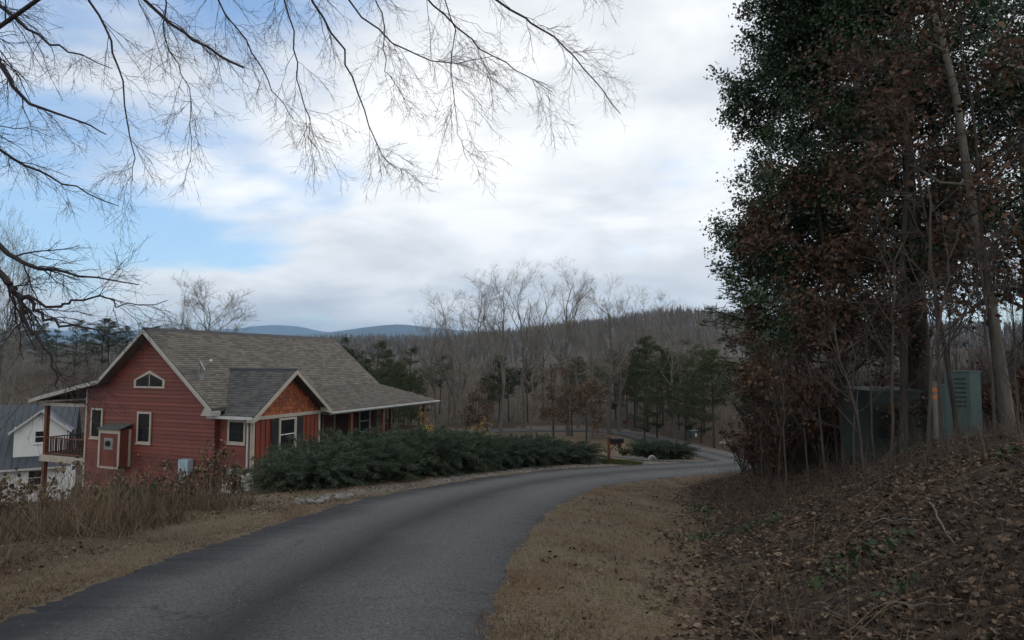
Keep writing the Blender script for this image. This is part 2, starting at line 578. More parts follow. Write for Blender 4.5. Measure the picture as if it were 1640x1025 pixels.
def empty(name, loc=(0, 0, 0), rz=0.0, label=None, cat=None, group=None):
    o = bpy.data.objects.new(name, None)
    o.location = loc
    o.rotation_euler = (0, 0, rz)
    o.empty_display_size = 0.2
    col.objects.link(o)
    return tag(o, label, cat, group)


def children(o):
    return [c for c in bpy.data.objects if c.parent == o]


def copy_tree(o, kids, loc, rz=0.0, sc=1.0, label=None, group=None):
    c = o.copy(); col.objects.link(c)
    c.location = loc; c.rotation_euler = (0, 0, rz)
    c.scale = (sc, sc, sc) if np.isscalar(sc) else sc
    if label: c['label'] = label
    if group: c['group'] = group
    for k in kids:
        d = k.copy(); col.objects.link(d); d.parent = c
    return c


# ------------------------------------------------------------------ terrain
CL = np.array([(-2.1, -12), (-2.12, -4), (-2.12, 0), (-2.1, 5), (-1.72, 8.5), (-1.15, 11.8), (-0.3, 15), (1.0, 18.8), (3.4, 23.2),
               (6.8, 27.5), (10.2, 31.2), (12.9, 35.4), (14.1, 40), (14.3, 46), (13.9, 52), (13.2, 58), (12.2, 63.5),
               (9.8, 67.3), (5.5, 68.6), (0, 67.8), (-7, 65.5), (-16, 64)], float)
YS = np.array([-12, 0, 6, 12, 20, 30, 40, 50, 60, 70, 90.])
ZS = np.array([0.9, 0, -.42, -1.0, -2.0, -3.3, -4.5, -5.2, -5.5, -5.6, -5.7])


def catmull(P, per=14):
    out = []
    Q = np.vstack([2 * P[0] - P[1], P, 2 * P[-1] - P[-2]])
    for i in range(1, len(Q) - 2):
        p0, p1, p2, p3 = Q[i - 1:i + 3]
        for s in np.arange(per) / per:
            out.append(0.5 * ((2 * p1) + (-p0 + p2) * s + (2 * p0 - 5 * p1 + 4 * p2 - p3) * s ** 2 + (-p0 + 3 * p1 - 3 * p2 + p3) * s ** 3))
    out.append(P[-1])
    return np.array(out)


CLD = catmull(CL)
CLT = np.gradient(CLD, axis=0); CLT /= np.linalg.norm(CLT, axis=1, keepdims=True)
CLZ = np.interp(CLD[:, 1], YS, ZS)
kk = np.ones(9) / 9
CLZ = np.convolve(np.pad(CLZ, 4, mode='edge'), kk, 'valid')

CTRL = np.array([(-11.4, 28, -3.75), (-8, 24, -3.2), (-16, 27, -4.2), (-20, 28.5, -5.0), (-25, 32, -5.9), (-29, 36, -6.8), (-12, 17, -2.9), (-16, 19, -3.9),
                 (-10, 10, -1.7), (-16, 8, -2.8), (-25, 12, -4.8), (-24, 20, -5.2), (-35, 30, -7.5), (-34, 47, -9.4), (-44, 42, -9.4), (-50, 55, -9.6), (-28, 48, -8.2),
                 (-10, 48, -5.4), (-2, 42, -4.5), (2, 50, -5.3), (-20, 60, -8.5), (-10, 80, -8), (5, 85, -6.2), (10, 110, -5), (25, 75, -4.3),
                 (20, 60, -5.1), (22, 48, -4.2), (22, 36, -2.2), (14, 24, -0.8), (20, 24, 0.2), (12, 12, 0.9), (16, 8, 1.6), (25, 12, 2.8),
                 (40, 30, 3.5), (40, 50, 1.5), (45, 75, 0), (60, 110, 1), (0, 150, -3), (40, 170, 4), (-40, 90, -9.5), (-60, 70, -9.5),
                 (-70, 110, -6), (-50, 140, -3), (-90, 150, 0.5), (-60, 190, 2), (-10, 210, 0), (-20, -10, -2), (10, -10, 2.2), (-150, 200, 2), (150, 200, 6), (-150, 60, -9), (150, 60, 5)], float)


def road_frame(x, y):
    x = np.asarray(x, float).ravel(); y = np.asarray(y, float).ravel()
    d = np.empty(len(x)); z = np.empty(len(x)); yy = np.empty(len(x))
    for i in range(0, len(x), 20000):
        X = x[i:i + 20000, None] - CLD[None, :, 0]; Y = y[i:i + 20000, None] - CLD[None, :, 1]
        D = X * X + Y * Y
        j = np.argmin(D, 1)
        r = np.arange(len(j))
        sg = np.sign(X[r, j] * CLT[j, 1] - Y[r, j] * CLT[j, 0])
        d[i:i + 20000] = np.sqrt(D[r, j]) * np.where(sg == 0, 1, sg)
        z[i:i + 20000] = CLZ[j]; yy[i:i + 20000] = CLD[j, 1]
    return d, z, yy


def sstep(a, b, x):
    t = np.clip((x - a) / (b - a), 0, 1)
    return t * t * (3 - 2 * t)


def vnoise(x, y, s, seed=0):
    """cheap smooth noise from sines"""
    r = np.random.default_rng(seed)
    o = np.zeros(np.shape(x))
    for i in range(5):
        a = r.uniform(0, 6.28); k = s * r.uniform(0.6, 1.9)
        o = o + np.sin((x * math.cos(a) + y * math.sin(a)) * k + r.uniform(0, 6.28))
    return o / 5


HALF = 1.95


def base_h(x, y):
    w = np.zeros(len(x)); a = np.zeros(len(x))
    for cx, cy_, cz in CTRL:
        k = 1.0 / ((x - cx) ** 2 + (y - cy_) ** 2 + 6.0) ** 1.7
        w += k; a += k * cz
    return a / w


def grass_w(yy):
    return np.interp(yy, [4.6, 14, 18, 22, 26], [1.5, 2.9, 2.4, 1.3, 0.6])


def ground_h(x, y):
    shp = np.shape(x)
    x = np.asarray(x, float).ravel(); y = np.asarray(y, float).ravel()
    d, zr, yy = road_frame(x, y)
    b = base_h(x, y)
    # right: verge, ditch, bank
    t = d - HALF
    gw = grass_w(yy)
    amp = 1.35 * (1 - 0.75 * sstep(27, 44, yy))
    bank = -0.13 * sstep(gw * 0.3, gw, t) + amp * 1.12 * sstep(gw - 0.1, gw + 4.4, t)
    rz = zr + bank
    hr = rz + (b - rz) * sstep(gw + 4.0, gw + 13, t)
    # left: verge then falling away
    tl = -d - HALF
    hl0 = zr - 0.035 * np.clip(tl, 0, 3)
    hl = hl0 + (b - hl0) * sstep(2.2, 9.5, tl)
    h = np.where(d > 0, hr, hl)
    h = np.where(np.abs(d) < HALF, zr, h)
    amp2 = sstep(HALF + 0.3, HALF + 3, np.abs(d))
    h = h + amp2 * (0.05 * vnoise(x, y, 1.3, 1) + 0.12 * vnoise(x, y, 0.35, 2)) * np.where(np.hypot(x, y) < 120, 1, 4)
    return h.reshape(shp)


def ray(px, py):
    d = np.array([px - 820.0, 1000.0, 512.5 - py])
    c, s = math.cos(TILT), math.sin(TILT)
    return np.array([d[0], d[1] * c - d[2] * s, d[1] * s + d[2] * c])


def at(px, py, y):
    """photo pixel at a chosen distance down the road"""
    d = ray(px, py); d = d / d[1] * y
    return np.array([d[0], d[1], EYE + d[2]])


def on_ground(px, py):
    d = ray(px, py); d /= d[1]
    Y = np.linspace(2.5, 160, 3000)
    gh = ground_h(d[0] * Y, Y)
    hit = np.nonzero(EYE + d[2] * Y < gh)[0]
    i = hit[0] if len(hit) else -1
    return np.array([d[0] * Y[i], Y[i], gh[i]])


def graded(fine0, fine1, step, lo, hi, growth=1.09):
    a = list(np.arange(fine0, fine1 + 1e-6, step))
    s = step
    while a[-1] < hi:
        s *= growth; a.append(a[-1] + s)
    s = step
    while a[0] > lo:
        s *= growth; a.insert(0, a[0] - s)
    return np.array(a)


def build_ground():
    xs = graded(-12, 17, 0.3, -6000, 6000)
    ys = graded(-3, 40, 0.3, -60, 9000)
    X, Y = np.meshgrid(xs, ys)
    Z = ground_h(X, Y)
    d, zr, yy = road_frame(X, Y)
    d = d.reshape(X.shape)
    Z = Z - 0.06 * (1 - sstep(HALF - 0.35, HALF - 0.05, np.abs(d)))      # a shallow bed under the asphalt
    far = np.hypot(X, Y) > 260
    Z = np.where(far, -4.0, Z)
    nx, ny = len(xs), len(ys)
    mb = MB()
    i = np.arange((ny - 1))[:, None] * nx + np.arange(nx - 1)[None, :]
    F = np.stack([i, i + 1, i + nx + 1, i + nx], -1).reshape(-1, 4)
    mb.add(np.stack([X, Y, Z], -1).reshape(-1, 3), F)
    o = mb.build('ground', 'ground', smooth=True)
    # zones: r straw grass, g leaf litter, b gravel
    yy = yy.reshape(X.shape)
    gw = grass_w(yy) + 0.35 * vnoise(X, Y, 1.6, 5)
    t = d - HALF
    tl = -d - HALF
    r = np.zeros_like(X); gch = np.zeros_like(X); bch = np.zeros_like(X)
    right = d > 0
    r = np.where(right & (t < gw), 1.0, r)
    gch = np.where(right & (t >= gw), 1.0, gch)
    gch = np.where(right & (yy > 34) & (t > 0.5), 0.75, gch)
    hedge = (Y > 11.0) & (yy < 33)
    r = np.where(~right & (tl < 7), 0.62 + 0.2 * vnoise(X, Y, 1.1, 6), r)
    gch = np.where(~right & (tl < 7), 0.30 + 0.45 * vnoise(X, Y, 0.8, 8), gch)
    bch = np.where(~right & hedge & (tl > 0.05) & (tl < 1.15), sstep(11.5, 14.5, Y) * 0.85, bch)
    r = np.where(~right & (tl < 6) & (yy > 33) & (yy < 62), 0.85, r)       # straw slope across from the mailbox
    r = np.where((np.hypot(X, Y) < 110) & (r == 0) & (gch == 0), 0.25, r)
    colr = np.stack([r, gch, bch, np.ones_like(r)], -1).reshape(-1, 4)
    a = o.data.attributes.new('zone', 'FLOAT_COLOR', 'POINT')
    a.data.foreach_set('color', colr.astype(np.float32).reshape(-1))
    tag(o, kind='structure')


build_ground()


def strip(name, P, Z, half, crown, mat_name, lift=0.0, ragged=0.05, nl=9):
    T = np.gradient(P, axis=0); T /= np.linalg.norm(T, axis=1, keepdims=True)
    Nn = np.stack([T[:, 1], -T[:, 0]], 1)
    lat = np.linspace(-1, 1, nl)
    V, A = [], []
    rr = np.random.default_rng(3)
    for i in range(len(P)):
        wl = half + ragged * rr.normal(); wr = half + ragged * rr.normal()
        for l in lat:
            w = wl if l < 0 else wr
            p = P[i] + Nn[i] * l * w
            z = Z[i] + lift + crown * (1 - l * l) - (0.03 if abs(l) == 1 else 0)
            V.append((p[0], p[1], z)); A.append(l)
    n = len(P)
    i = np.arange(n - 1)[:, None] * nl + np.arange(nl - 1)[None, :]
    F = np.stack([i, i + 1, i + nl + 1, i + nl], -1).reshape(-1, 4)
    mb = MB(); mb.add(V, F, 0.5)
    o = mb.build(name, mat_name, smooth=True)
    a = o.data.attributes.new('lat', 'FLOAT', 'POINT')
    a.data.foreach_set('value', np.array(A, np.float32))
    return tag(o, kind='structure')


fine = catmull(CL, 60)
fz = np.interp(np.linspace(0, 1, len(fine)), np.linspace(0, 1, len(CLZ)), CLZ)
strip('road', fine, fz, HALF, 0.03, 'asphalt', 0.012, 0.07)
DW = catmull(np.array([(9.6, 33.4), (6.9, 36.6), (4.6, 40.5), (1.5, 43.5), (-4, 44.5)], float), 20)
dwo = strip('driveway', DW, ground_h(DW[:, 0], DW[:, 1]), 1.75, 0.0, 'asphalt', 0.0, 0.04)
dco = np.empty(len(dwo.data.vertices) * 3, np.float32)
dwo.data.vertices.foreach_get('co', dco)
dco = dco.reshape(-1, 3)
dd_, _, _ = road_frame(dco[:, 0], dco[:, 1])
dco[:, 2] = ground_h(dco[:, 0], dco[:, 1]) + np.where(np.abs(dd_) < HALF, 0.0, 0.03)
dwo.data.vertices.foreach_set('co', dco.reshape(-1))
dwo.data.update()


# ------------------------------------------------------------------ hills and mountains
def ridge_mesh(name, prof, dist, depth_front, depth_back, z_base, matname, rough, seed, tree=0.0, nx=160, ny=40):
    px = np.array([p[0] for p in prof], float); py = np.array([p[1] for p in prof], float)
    pxs = np.linspace(px[0], px[-1], nx)
    X = (pxs - 820) / 1000.0 * dist
    top = EYE + (581 - np.interp(pxs, px, py)) / 1000.0 * dist - tree
    k = np.ones(3) / 3
    top = np.convolve(np.pad(top, 1, mode='edge'), k, 'valid')
    s = np.linspace(-1, 1, ny)
    V = np.zeros((ny, nx, 3))
    for j, sj in enumerate(s):
        dd = dist + (depth_front * sj if sj < 0 else depth_back * sj)
        f = np.cos(sj * np.pi / 2) ** 1.2
        nz = vnoise(X, np.full(nx, dd), 12.0 / dist, seed) * rough * (1 - f) * f * 4 + vnoise(X, np.full(nx, dd), 40.0 / dist, seed + 1) * rough * 0.4 * (1 - f)
        V[j, :, 0] = X; V[j, :, 1] = dd
        V[j, :, 2] = z_base + (top - z_base) * f + nz * (f > 0)
    i = np.arange(ny - 1)[:, None] * nx + np.arange(nx - 1)[None, :]
    F = np.stack([i, i + 1, i + nx + 1, i + nx], -1).reshape(-1, 4)
    mb = MB(); mb.add(V.reshape(-1, 3), F)
    o = mb.build(name, matname, smooth=True)
    tag(o, kind='structure')
    return V


hillV = ridge_mesh('wooded_hill', [(-300, 560), (200, 552), (430, 545), (540, 537), (680, 535), (760, 530), (860, 519), (960, 505), (1040, 491),
                                   (1100, 490), (1170, 499), (1300, 512), (1640, 520), (2200, 530)], 560, 300, 420, -6, 'hill_floor', 8, 11, 14)
hill2V = ridge_mesh('wooded_hill', [(-900, 556), (100, 546), (380, 540), (470, 536), (560, 531), (640, 533), (720, 538), (900, 545), (2400, 548)], 1500, 500, 800, -8, 'hill_floor', 15, 21, 19)
ridge_mesh('mountain_range', [(-2500, 540), (-900, 532), (0, 530), (300, 531), (400, 526), (430, 522), (452, 521), (480, 523), (510, 530), (560, 536), (700, 532), (900, 528), (1400, 530), (2600, 534), (4000, 540)], 9000, 2500, 2500, -10, 'mountain_wood', 60, 31, 0, 1100)
ridge_mesh('mountain_range', [(-1500, 548), (200, 546), (450, 540), (540, 533), (600, 524), (640, 520), (665, 522), (700, 526), (740, 530), (800, 534), (1000, 530), (1500, 536), (3000, 545)], 6500, 2000, 2500, -10, 'mountain_wood', 50, 41, 0, 900)


def far_woods(name, V, n, hgt, seed, label, strokes=12, w=0.35):
    r = np.random.default_rng(seed)
    ny, nx = V.shape[:2]
    # random points on the visible (front) half
    fj = r.uniform(0.1, 0.53, n) * (ny - 1); fi = r.uniform(0, nx - 1.01, n)
    vis = np.abs(V[0, :, 0][fi.astype(int)]) / V[0, 0, 1] < 1.4
    fj, fi = fj[vis], fi[vis]
    n = len(fj)
    j = fj.astype(int); i = fi.astype(int)
    a = (fj - j)[:, None]; b = (fi - i)[:, None]
    P = (V[j, i] * (1 - a) + V[j + 1, i] * a) * (1 - b) + (V[j, i + 1] * (1 - a) + V[j + 1, i + 1] * a) * b
    h = r.uniform(0.7, 1.25, n) * hgt
    tone = np.clip(0.5 + 0.5 * vnoise(P[:, 0], P[:, 1], 18 / V[0, 0, 1], seed) + r.normal(0, 0.28, n), 0, 1)
    mb = MB()
    C = np.repeat(P, strokes, 0) + np.array([0, 0, 0.3])
    H = np.repeat(h, strokes)
    th = r.uniform(0, 6.28, len(C)); sp = r.uniform(0.0, 0.33, len(C))
    C[:, 2] += H * r.uniform(0.0, 0.45, len(C))
    D = np.stack([np.cos(th) * sp, np.sin(th) * sp, np.ones(len(C))], 1) * (H * r.uniform(0.35, 0.6, len(C)))[:, None]
    ph = r.uniform(0, 6.28, len(C))
    W = np.stack([np.cos(ph), np.sin(ph), np.zeros(len(C))], 1) * (w * r.uniform(0.5, 1.4, len(C)))[:, None]
    mb.tris(C, D, W, np.repeat(tone, strokes))
    return tag(mb.build(name, 'twig_hazed'), label, 'woods', kind='stuff')


far_woods('far_woods', hillV, 11000, 12, 5, 'grey brown leafless woods covering the long hill behind the trees', 12, 0.5)
far_woods('far_woods', hill2V, 6000, 17, 6, 'hazy leafless woods on the farther low hills', 8, 1.6)


# ------------------------------------------------------------------ tree growth
def grow(P, Rr, nch, t0, t1, ang, ln, npts, r, up=0.0, wob=0.08, rr=0.55, tip=0.3, taper_len=0.5, rmin=0.004):
    """children of m parents; returns (m*nch, npts, 3), radii"""
    m, n = P.shape[:2]
    t = r.uniform(t0, t1, (m, nch))
    t = np.sort(t, 1).ravel()
    par = np.repeat(np.arange(m), nch)
    f = t * (n - 1); i = np.minimum(f.astype(int), n - 2); a = (f - i)[:, None]
    base = P[par, i] * (1 - a) + P[par, i + 1] * a
    rad = Rr[par, i] * (1 - a[:, 0]) + Rr[par, i + 1] * a[:, 0]
    T = P[par, i + 1] - P[par, i]; T /= np.linalg.norm(T, axis=1, keepdims=True) + 1e-9
    k = len(par)
    rv = r.normal(size=(k, 3))
    S = np.cross(T, rv); S /= np.linalg.norm(S, axis=1, keepdims=True) + 1e-9
    an = np.radians(r.uniform(ang[0], ang[1], k))[:, None]
    D = T * np.cos(an) + S * np.sin(an)
    Ln = r.uniform(ln[0], ln[1], k) * (1 - taper_len * t)
    s = np.linspace(0, 1, npts)
    Q = base[:, None, :] + D[:, None, :] * (Ln[:, None] * s)[:, :, None]
    Q[:, :, 2] += up * Ln[:, None] * s[None] ** 2
    W = np.cumsum(r.normal(0, 1, (k, npts, 3)), 1) * (wob * Ln / npts ** 0.5)[:, None, None]
    W -= W[:, :1]
    Q = Q + W
    r0 = np.maximum(np.minimum(rad * rr, rad * 0.95), rmin)
    RR = np.maximum(r0[:, None] * (1 - (1 - tip) * s[None]), rmin * 0.7)
    return Q, RR


def bare_tree(seed, H, r0, lean=0.03, limbs=16, spread=(22, 48), crown0=0.3, rmin=0.011, dens=1.0, fork=False, lmb=(0.28, 0.45)):
    r = np.random.default_rng(seed)
    n = 14
    s = np.linspace(0, 1, n)
    T = np.zeros((1, n, 3))
    T[0, :, 2] = s * H - 0.4 * (s == 0)
    T[0, :, :2] = np.cumsum(r.normal(0, 0.012 * H, (n, 2)), 0) * s[:, None] + s[:, None] * r.normal(0, lean * H, 2)
    RT = (r0 * (1 - 0.93 * s ** 0.8) + 0.01)[None]
    RT[0, 0] *= 1.35
    tr = MB(); cr = MB()
    tr.tubes(T, RT, 8)
    L1, R1 = grow(T, RT, limbs, crown0, 0.97, spread, (lmb[0] * H, lmb[1] * H), 9, r, up=0.22, wob=0.03, rr=0.68, taper_len=0.6, rmin=rmin)
    tr.tubes(L1, R1, 5)
    L2, R2 = grow(L1, R1, int(7 * dens), 0.2, 1, (25, 50), (0.09 * H, 0.16 * H), 6, r, up=0.2, wob=0.045, rr=0.6, rmin=rmin)
    cr.tubes(L2, R2, 4)
    L3, R3 = grow(L2, R2, int(5 * dens), 0.15, 1, (25, 55), (0.04 * H, 0.085 * H), 4, r, up=0.12, wob=0.05, rr=0.6, rmin=rmin)
    cr.tubes(L3, R3, 3)
    L4, R4 = grow(L3, R3, 2, 0.2, 1, (25, 60), (0.02 * H, 0.045 * H), 3, r, up=0.1, wob=0.1, rr=0.7, rmin=rmin * 0.8)
    cr.tubes(L4, R4, 3)
    return tr, cr


def proto(name, tr, cr, trmat, crmat, label, cat='tree', group=None):
    e = empty(name, (0, 0, -1000), 0, label, cat, group)
    a = tr.build('trunk', trmat, e, True)
    b = cr.build('crown', crmat, e)
    return e, [a, b]


def place(pr, used, loc, rz, sc, label=None, group=None):
    e, kids = pr
    if not used[0]:
        used[0] = True
        e.location = loc; e.rotation_euler = (0, 0, rz); e.scale = (sc, sc, sc) if np.isscalar(sc) else sc
        if label: e['label'] = label
        if group: e['group'] = group
        return e
    return copy_tree(e, kids, loc, rz, sc, label, group)


def gz(x, y):
    return float(ground_h(np.array([x]), np.array([y]))[0])


# tall leafless trees across the lower road and in the woods behind
BG = 'tall leafless tree in the woods across the lower road'
bare = []
for i, (H, r0, sp, c0, lb) in enumerate([(20, 0.22, (18, 38), 0.35, (0.28, 0.42)), (20, 0.2, (20, 42), 0.25, (0.3, 0.45)), (20, 0.26, (22, 45), 0.3, (0.3, 0.5)),
                                         (20, 0.17, (16, 34), 0.45, (0.22, 0.36)), (20, 0.18, (25, 55), 0.2, (0.25, 0.4))]):
    t_, c_ = bare_tree(100 + i, H, r0, 0.02, 12, sp, c0, 0.010, 1.0, lmb=lb)
    bare.append((proto('bare_tree', t_, c_, ('bark_grey', 'bark_pale')[i % 2], 'twig_far', BG, 'tree', 'leafless trees in the woods'), [False]))
key_trees = [  # photo x of the trunk, distance, photo y of the top
    (909, 62, 415), (802, 66, 422), (838, 70, 428), (764, 68, 430), (727, 72, 452), (974, 64, 444), (990, 66, 470), (948, 61, 520), (925, 70, 430),
    (884, 63, 560), (1018, 74, 463), (1075, 60, 480), (1101, 64, 500), (1066, 95, 465), (1130, 90, 478), (700, 80, 478), (680, 90, 500), (870, 84, 450),
    (1040, 80, 470), (785, 90, 440), (745, 60, 470), (850, 58, 500)]
for i, (px, Y, top) in enumerate(key_trees):
    X = (px - 820) / 1000 * Y
    z = gz(X, Y)
    H = EYE + (581 - top) / 1000 * Y - z
    pr, us = bare[i % 5]
    place(pr, us, (X, Y, z), rng.uniform(0, 6.28), (H / 19, H / 19, H / 23), 'tall leafless tree rising above the hill beside the far bend of the road', 'tall trees by the far bend')
for i in range(100):
    Y = rng.uniform(72, 150)
    px = rng.uniform(560, 1330) if i < 66 else rng.uniform(-120, 420)
    if px < 420:
        Y = rng.uniform(66, 150)
    X = (px - 820) / 1000 * Y
    z = gz(X, Y)
    sc = rng.uniform(0.32, 0.52) if px < 700 else rng.uniform(0.34, 0.6)
    pr, us = bare[int(rng.integers(5))]
    place(pr, us, (X, Y, z), rng.uniform(0, 6.28), (sc * 1.15, sc * 1.15, sc), 'leafless tree on the hillside behind the white house' if px < 420 else 'shorter leafless tree deep in the woods below the long hill', 'leafless hillside trees' if px < 420 else 'leafless trees in the woods')
# the wide one behind the red house and the thin ones at the left edge
t_, c_ = bare_tree(150, 19, 0.24, 0.01, 22, (25, 60), 0.22, 0.014, 1.0, lmb=(0.36, 0.5))
p_ = proto('bare_tree', t_, c_, 'bark_grey', 'twig_far', 'wide spreading leafless tree rising behind the red house roof', 'tree')
X = (345 - 820) / 1000 * 62
place(p_, [False], (X, 62, gz(X, 62)), 0.6, (1.12, 1.12, 0.78 * (EYE + .166 * 62 - gz(X, 62)) / 19.5))
for px, Y, top in ((8, 46, 395), (28, 50, 420), (-15, 44, 380), (290, 70, 470)):
    X = (px - 820) / 1000 * Y; z = gz(X, Y)
    H = EYE + (581 - top) / 1000 * Y - z
    pr, us = bare[3]
    place(pr, us, (X, Y, z), rng.uniform(0, 6), (0.6, 0.6, H / 20), 'slender pale leafless tree rising beside the white house', 'slender trees beside the white house')


# pines
def pine(seed, H, r0, crown0=0.25, wide=0.2, n=70):
    r = np.random.default_rng(seed)
    tr = MB(); cr = MB()
    s = np.linspace(0, 1, 8)
    T = np.zeros((1, 8, 3)); T[0, :, 2] = s * H - 0.4 * (s == 0); T[0, :, :2] = s[:, None] * r.normal(0, 0.02 * H, 2)
    tr.tubes(T, (r0 * (1 - 0.95 * s) + 0.01)[None], 7)
    t = np.sort(r.uniform(crown0, 0.98, n))
    th = r.uniform(0, 6.28, n)
    ln = H * wide * (0.25 + 1.0 * np.sin(np.clip((t - crown0) / (1 - crown0), 0, 1) ** 0.6 * np.pi)) * r.uniform(0.6, 1.15, n)
    b = np.stack([np.interp(t, s, T[0, :, 0]), np.interp(t, s, T[0, :, 1]), np.interp(t, s, T[0, :, 2])], 1)
    q = np.linspace(0, 1, 5)
    D = np.stack([np.cos(th), np.sin(th), 0.25 + 0.3 * t], 1)
    B = b[:, None] + D[:, None] * (ln[:, None] * q)[:, :, None]
    B[:, :, 2] -= 0.12 * ln[:, None] * q ** 2
    tr.tubes(B, np.maximum(0.035 * (1 - 0.7 * q)[None] * np.ones((n, 1)), 0.012), 3)
    # needle tufts
    m = 26
    f = r.uniform(0.3, 1.05, (n, m)).ravel(); par = np.repeat(np.arange(n), m)
    C = B[par, 0] + (B[par, -1] - B[par, 0]) * f[:, None] + r.normal(0, 0.018 * H, (n * m, 3)) * np.array([1, 1, 0.6])
    ne = 7
    C = np.repeat(C, ne, 0)
    dv = r.normal(size=(len(C), 3)); dv[:, 2] = np.abs(dv[:, 2]) * 0.6
    dv /= np.linalg.norm(dv, axis=1, keepdims=True)
    Dn = dv * r.uniform(0.2, 0.42, len(C))[:, None] * H / 14
    W = np.cross(Dn, r.normal(size=(len(C), 3))); W /= np.linalg.norm(W, axis=1, keepdims=True) + 1e-9
    cr.tris(C, Dn, W * 0.028 * H / 14, np.repeat(np.clip(0.4 + 0.3 * r.normal(size=n * m), 0, 1), ne))
    return tr, cr


pines = []
for i in range(3):
    t_, c_ = pine(200 + i, 14, 0.17, (0.3, 0.15, 0.45)[i], (0.19, 0.24, 0.2)[i])
    pines.append((proto('pine_tree', t_, c_, 'bark_dark', 'needle_pine', 'green pine tree standing among the leafless woods', 'tree', 'pines in the woods'), [False]))
pine_spots = [(600, 84, 545), (628, 80, 560), (655, 86, 556), (620, 66, 590), (640, 62, 605), (1035, 66, 540), (1015, 70, 560), (925, 74, 572), (800, 74, 570), (815, 78, 590),
              (1070, 76, 560), (1095, 58, 575), (1125, 62, 560), (1050, 60, 590), (1110, 72, 545), (1085, 66, 600), (560, 120, 540), (705, 100, 570), (960, 80, 590), (1140, 52, 560), (580, 76, 575), (610, 72, 600), (645, 74, 585), (672, 70, 610), (780, 66, 600), (845, 76, 575), (1030, 58, 605), (1060, 70, 555), (1120, 56, 600), (985, 78, 560), (590, 68, 585), (632, 70, 575), (660, 64, 600), (565, 80, 560), (648, 60, 620), (605, 62, 610)]
for px in list(range(10, 260, 21)) + [280, 300]:
    pine_spots.append((px + rng.uniform(-8, 8), rng.uniform(125, 165), 517 + rng.uniform(-9, 14)))
for px, Y, top in pine_spots:
    X = (px - 820) / 1000 * Y; z = gz(X, Y)
    H = EYE + (581 - top) / 1000 * Y - z
    pr, us = pines[int(rng.integers(3))]
    k = H / 14
    place(pr, us, (X, Y, z), rng.uniform(0, 6.28), (min(k * 1.1, 1.5), min(k * 1.1, 1.5), k), 'green pine on the hillside behind the white house' if px < 320 else ('bushy green pine behind the porch end of the red house' if px < 720 else 'dark green pine among the leafless trees near the far bend'), 'pines on the hillside' if px < 320 else ('pines behind the porch' if px < 720 else 'pines near the far bend'))

# underbrush and thicket between the trunks (one mass)
def thicket():
    r = np.random.default_rng(77)
    n = 1800
    Y = r.uniform(62, 230, n)
    px = r.uniform(-150, 1500, n)
    X = (px - 820) / 1000 * Y
    d, zr, yy = road_frame(X, Y)
    ok = (np.abs(d) > 6) & ~((X < -22) & (Y < 62))
    X, Y = X[ok], Y[ok]
    Z = ground_h(X, Y)
    k = 16
    n = len(X)
    h = r.uniform(1.2, 4.2, n)
    C = np.repeat(np.stack([X, Y, Z], 1), k, 0) + r.normal(0, 0.5, (n * k, 3)) * np.array([1, 1, 0.2])
    H = np.repeat(h, k)
    th = r.uniform(0, 6.28, n * k); sp = r.uniform(0, 0.5, n * k)
    D = np.stack([np.cos(th) * sp, np.sin(th) * sp, np.ones(n * k)], 1) * (H * r.uniform(0.4, 1, n * k))[:, None]
    C[:, 2] += H * r.uniform(-0.05, 0.35, n * k)
    ph = r.uniform(0, 6.28, n * k)
    W = np.stack([np.cos(ph), np.sin(ph), 0 * ph], 1) * r.uniform(0.02, 0.06, n * k)[:, None]
    mb = MB(); mb.tris(C, D, W, np.clip(0.5 + 0.3 * r.normal(size=n * k), 0, 1))
    tag(mb.build('thicket', 'twig_far'), 'grey brown leafless undergrowth filling the woods', 'undergrowth', kind='stuff')


thicket()

# ------------------------------------------------------------------ red house
HX, HY, HZ = -17.74, 30.0, -3.3
HYAW = -0.399
red = empty('red_house', (HX, HY, HZ), HYAW, 'red lap sided house with tan shingle roof, porch and side deck', 'house')
cu, su = math.cos(HYAW), math.sin(HYAW)


def hw(u, v, z=0):
    return (HX + u * cu - v * su, HY + u * su + v * cu, HZ + z)


SL = 0.803
zroof = lambda u: 6.6 - SL * abs(u) if u > -3.06 else 4.143 - 0.196 * (-3.06 - u)
BRK, EU, EZ = 3.8, 6.6, 2.42
GW = 0.5      # main gable wall plane

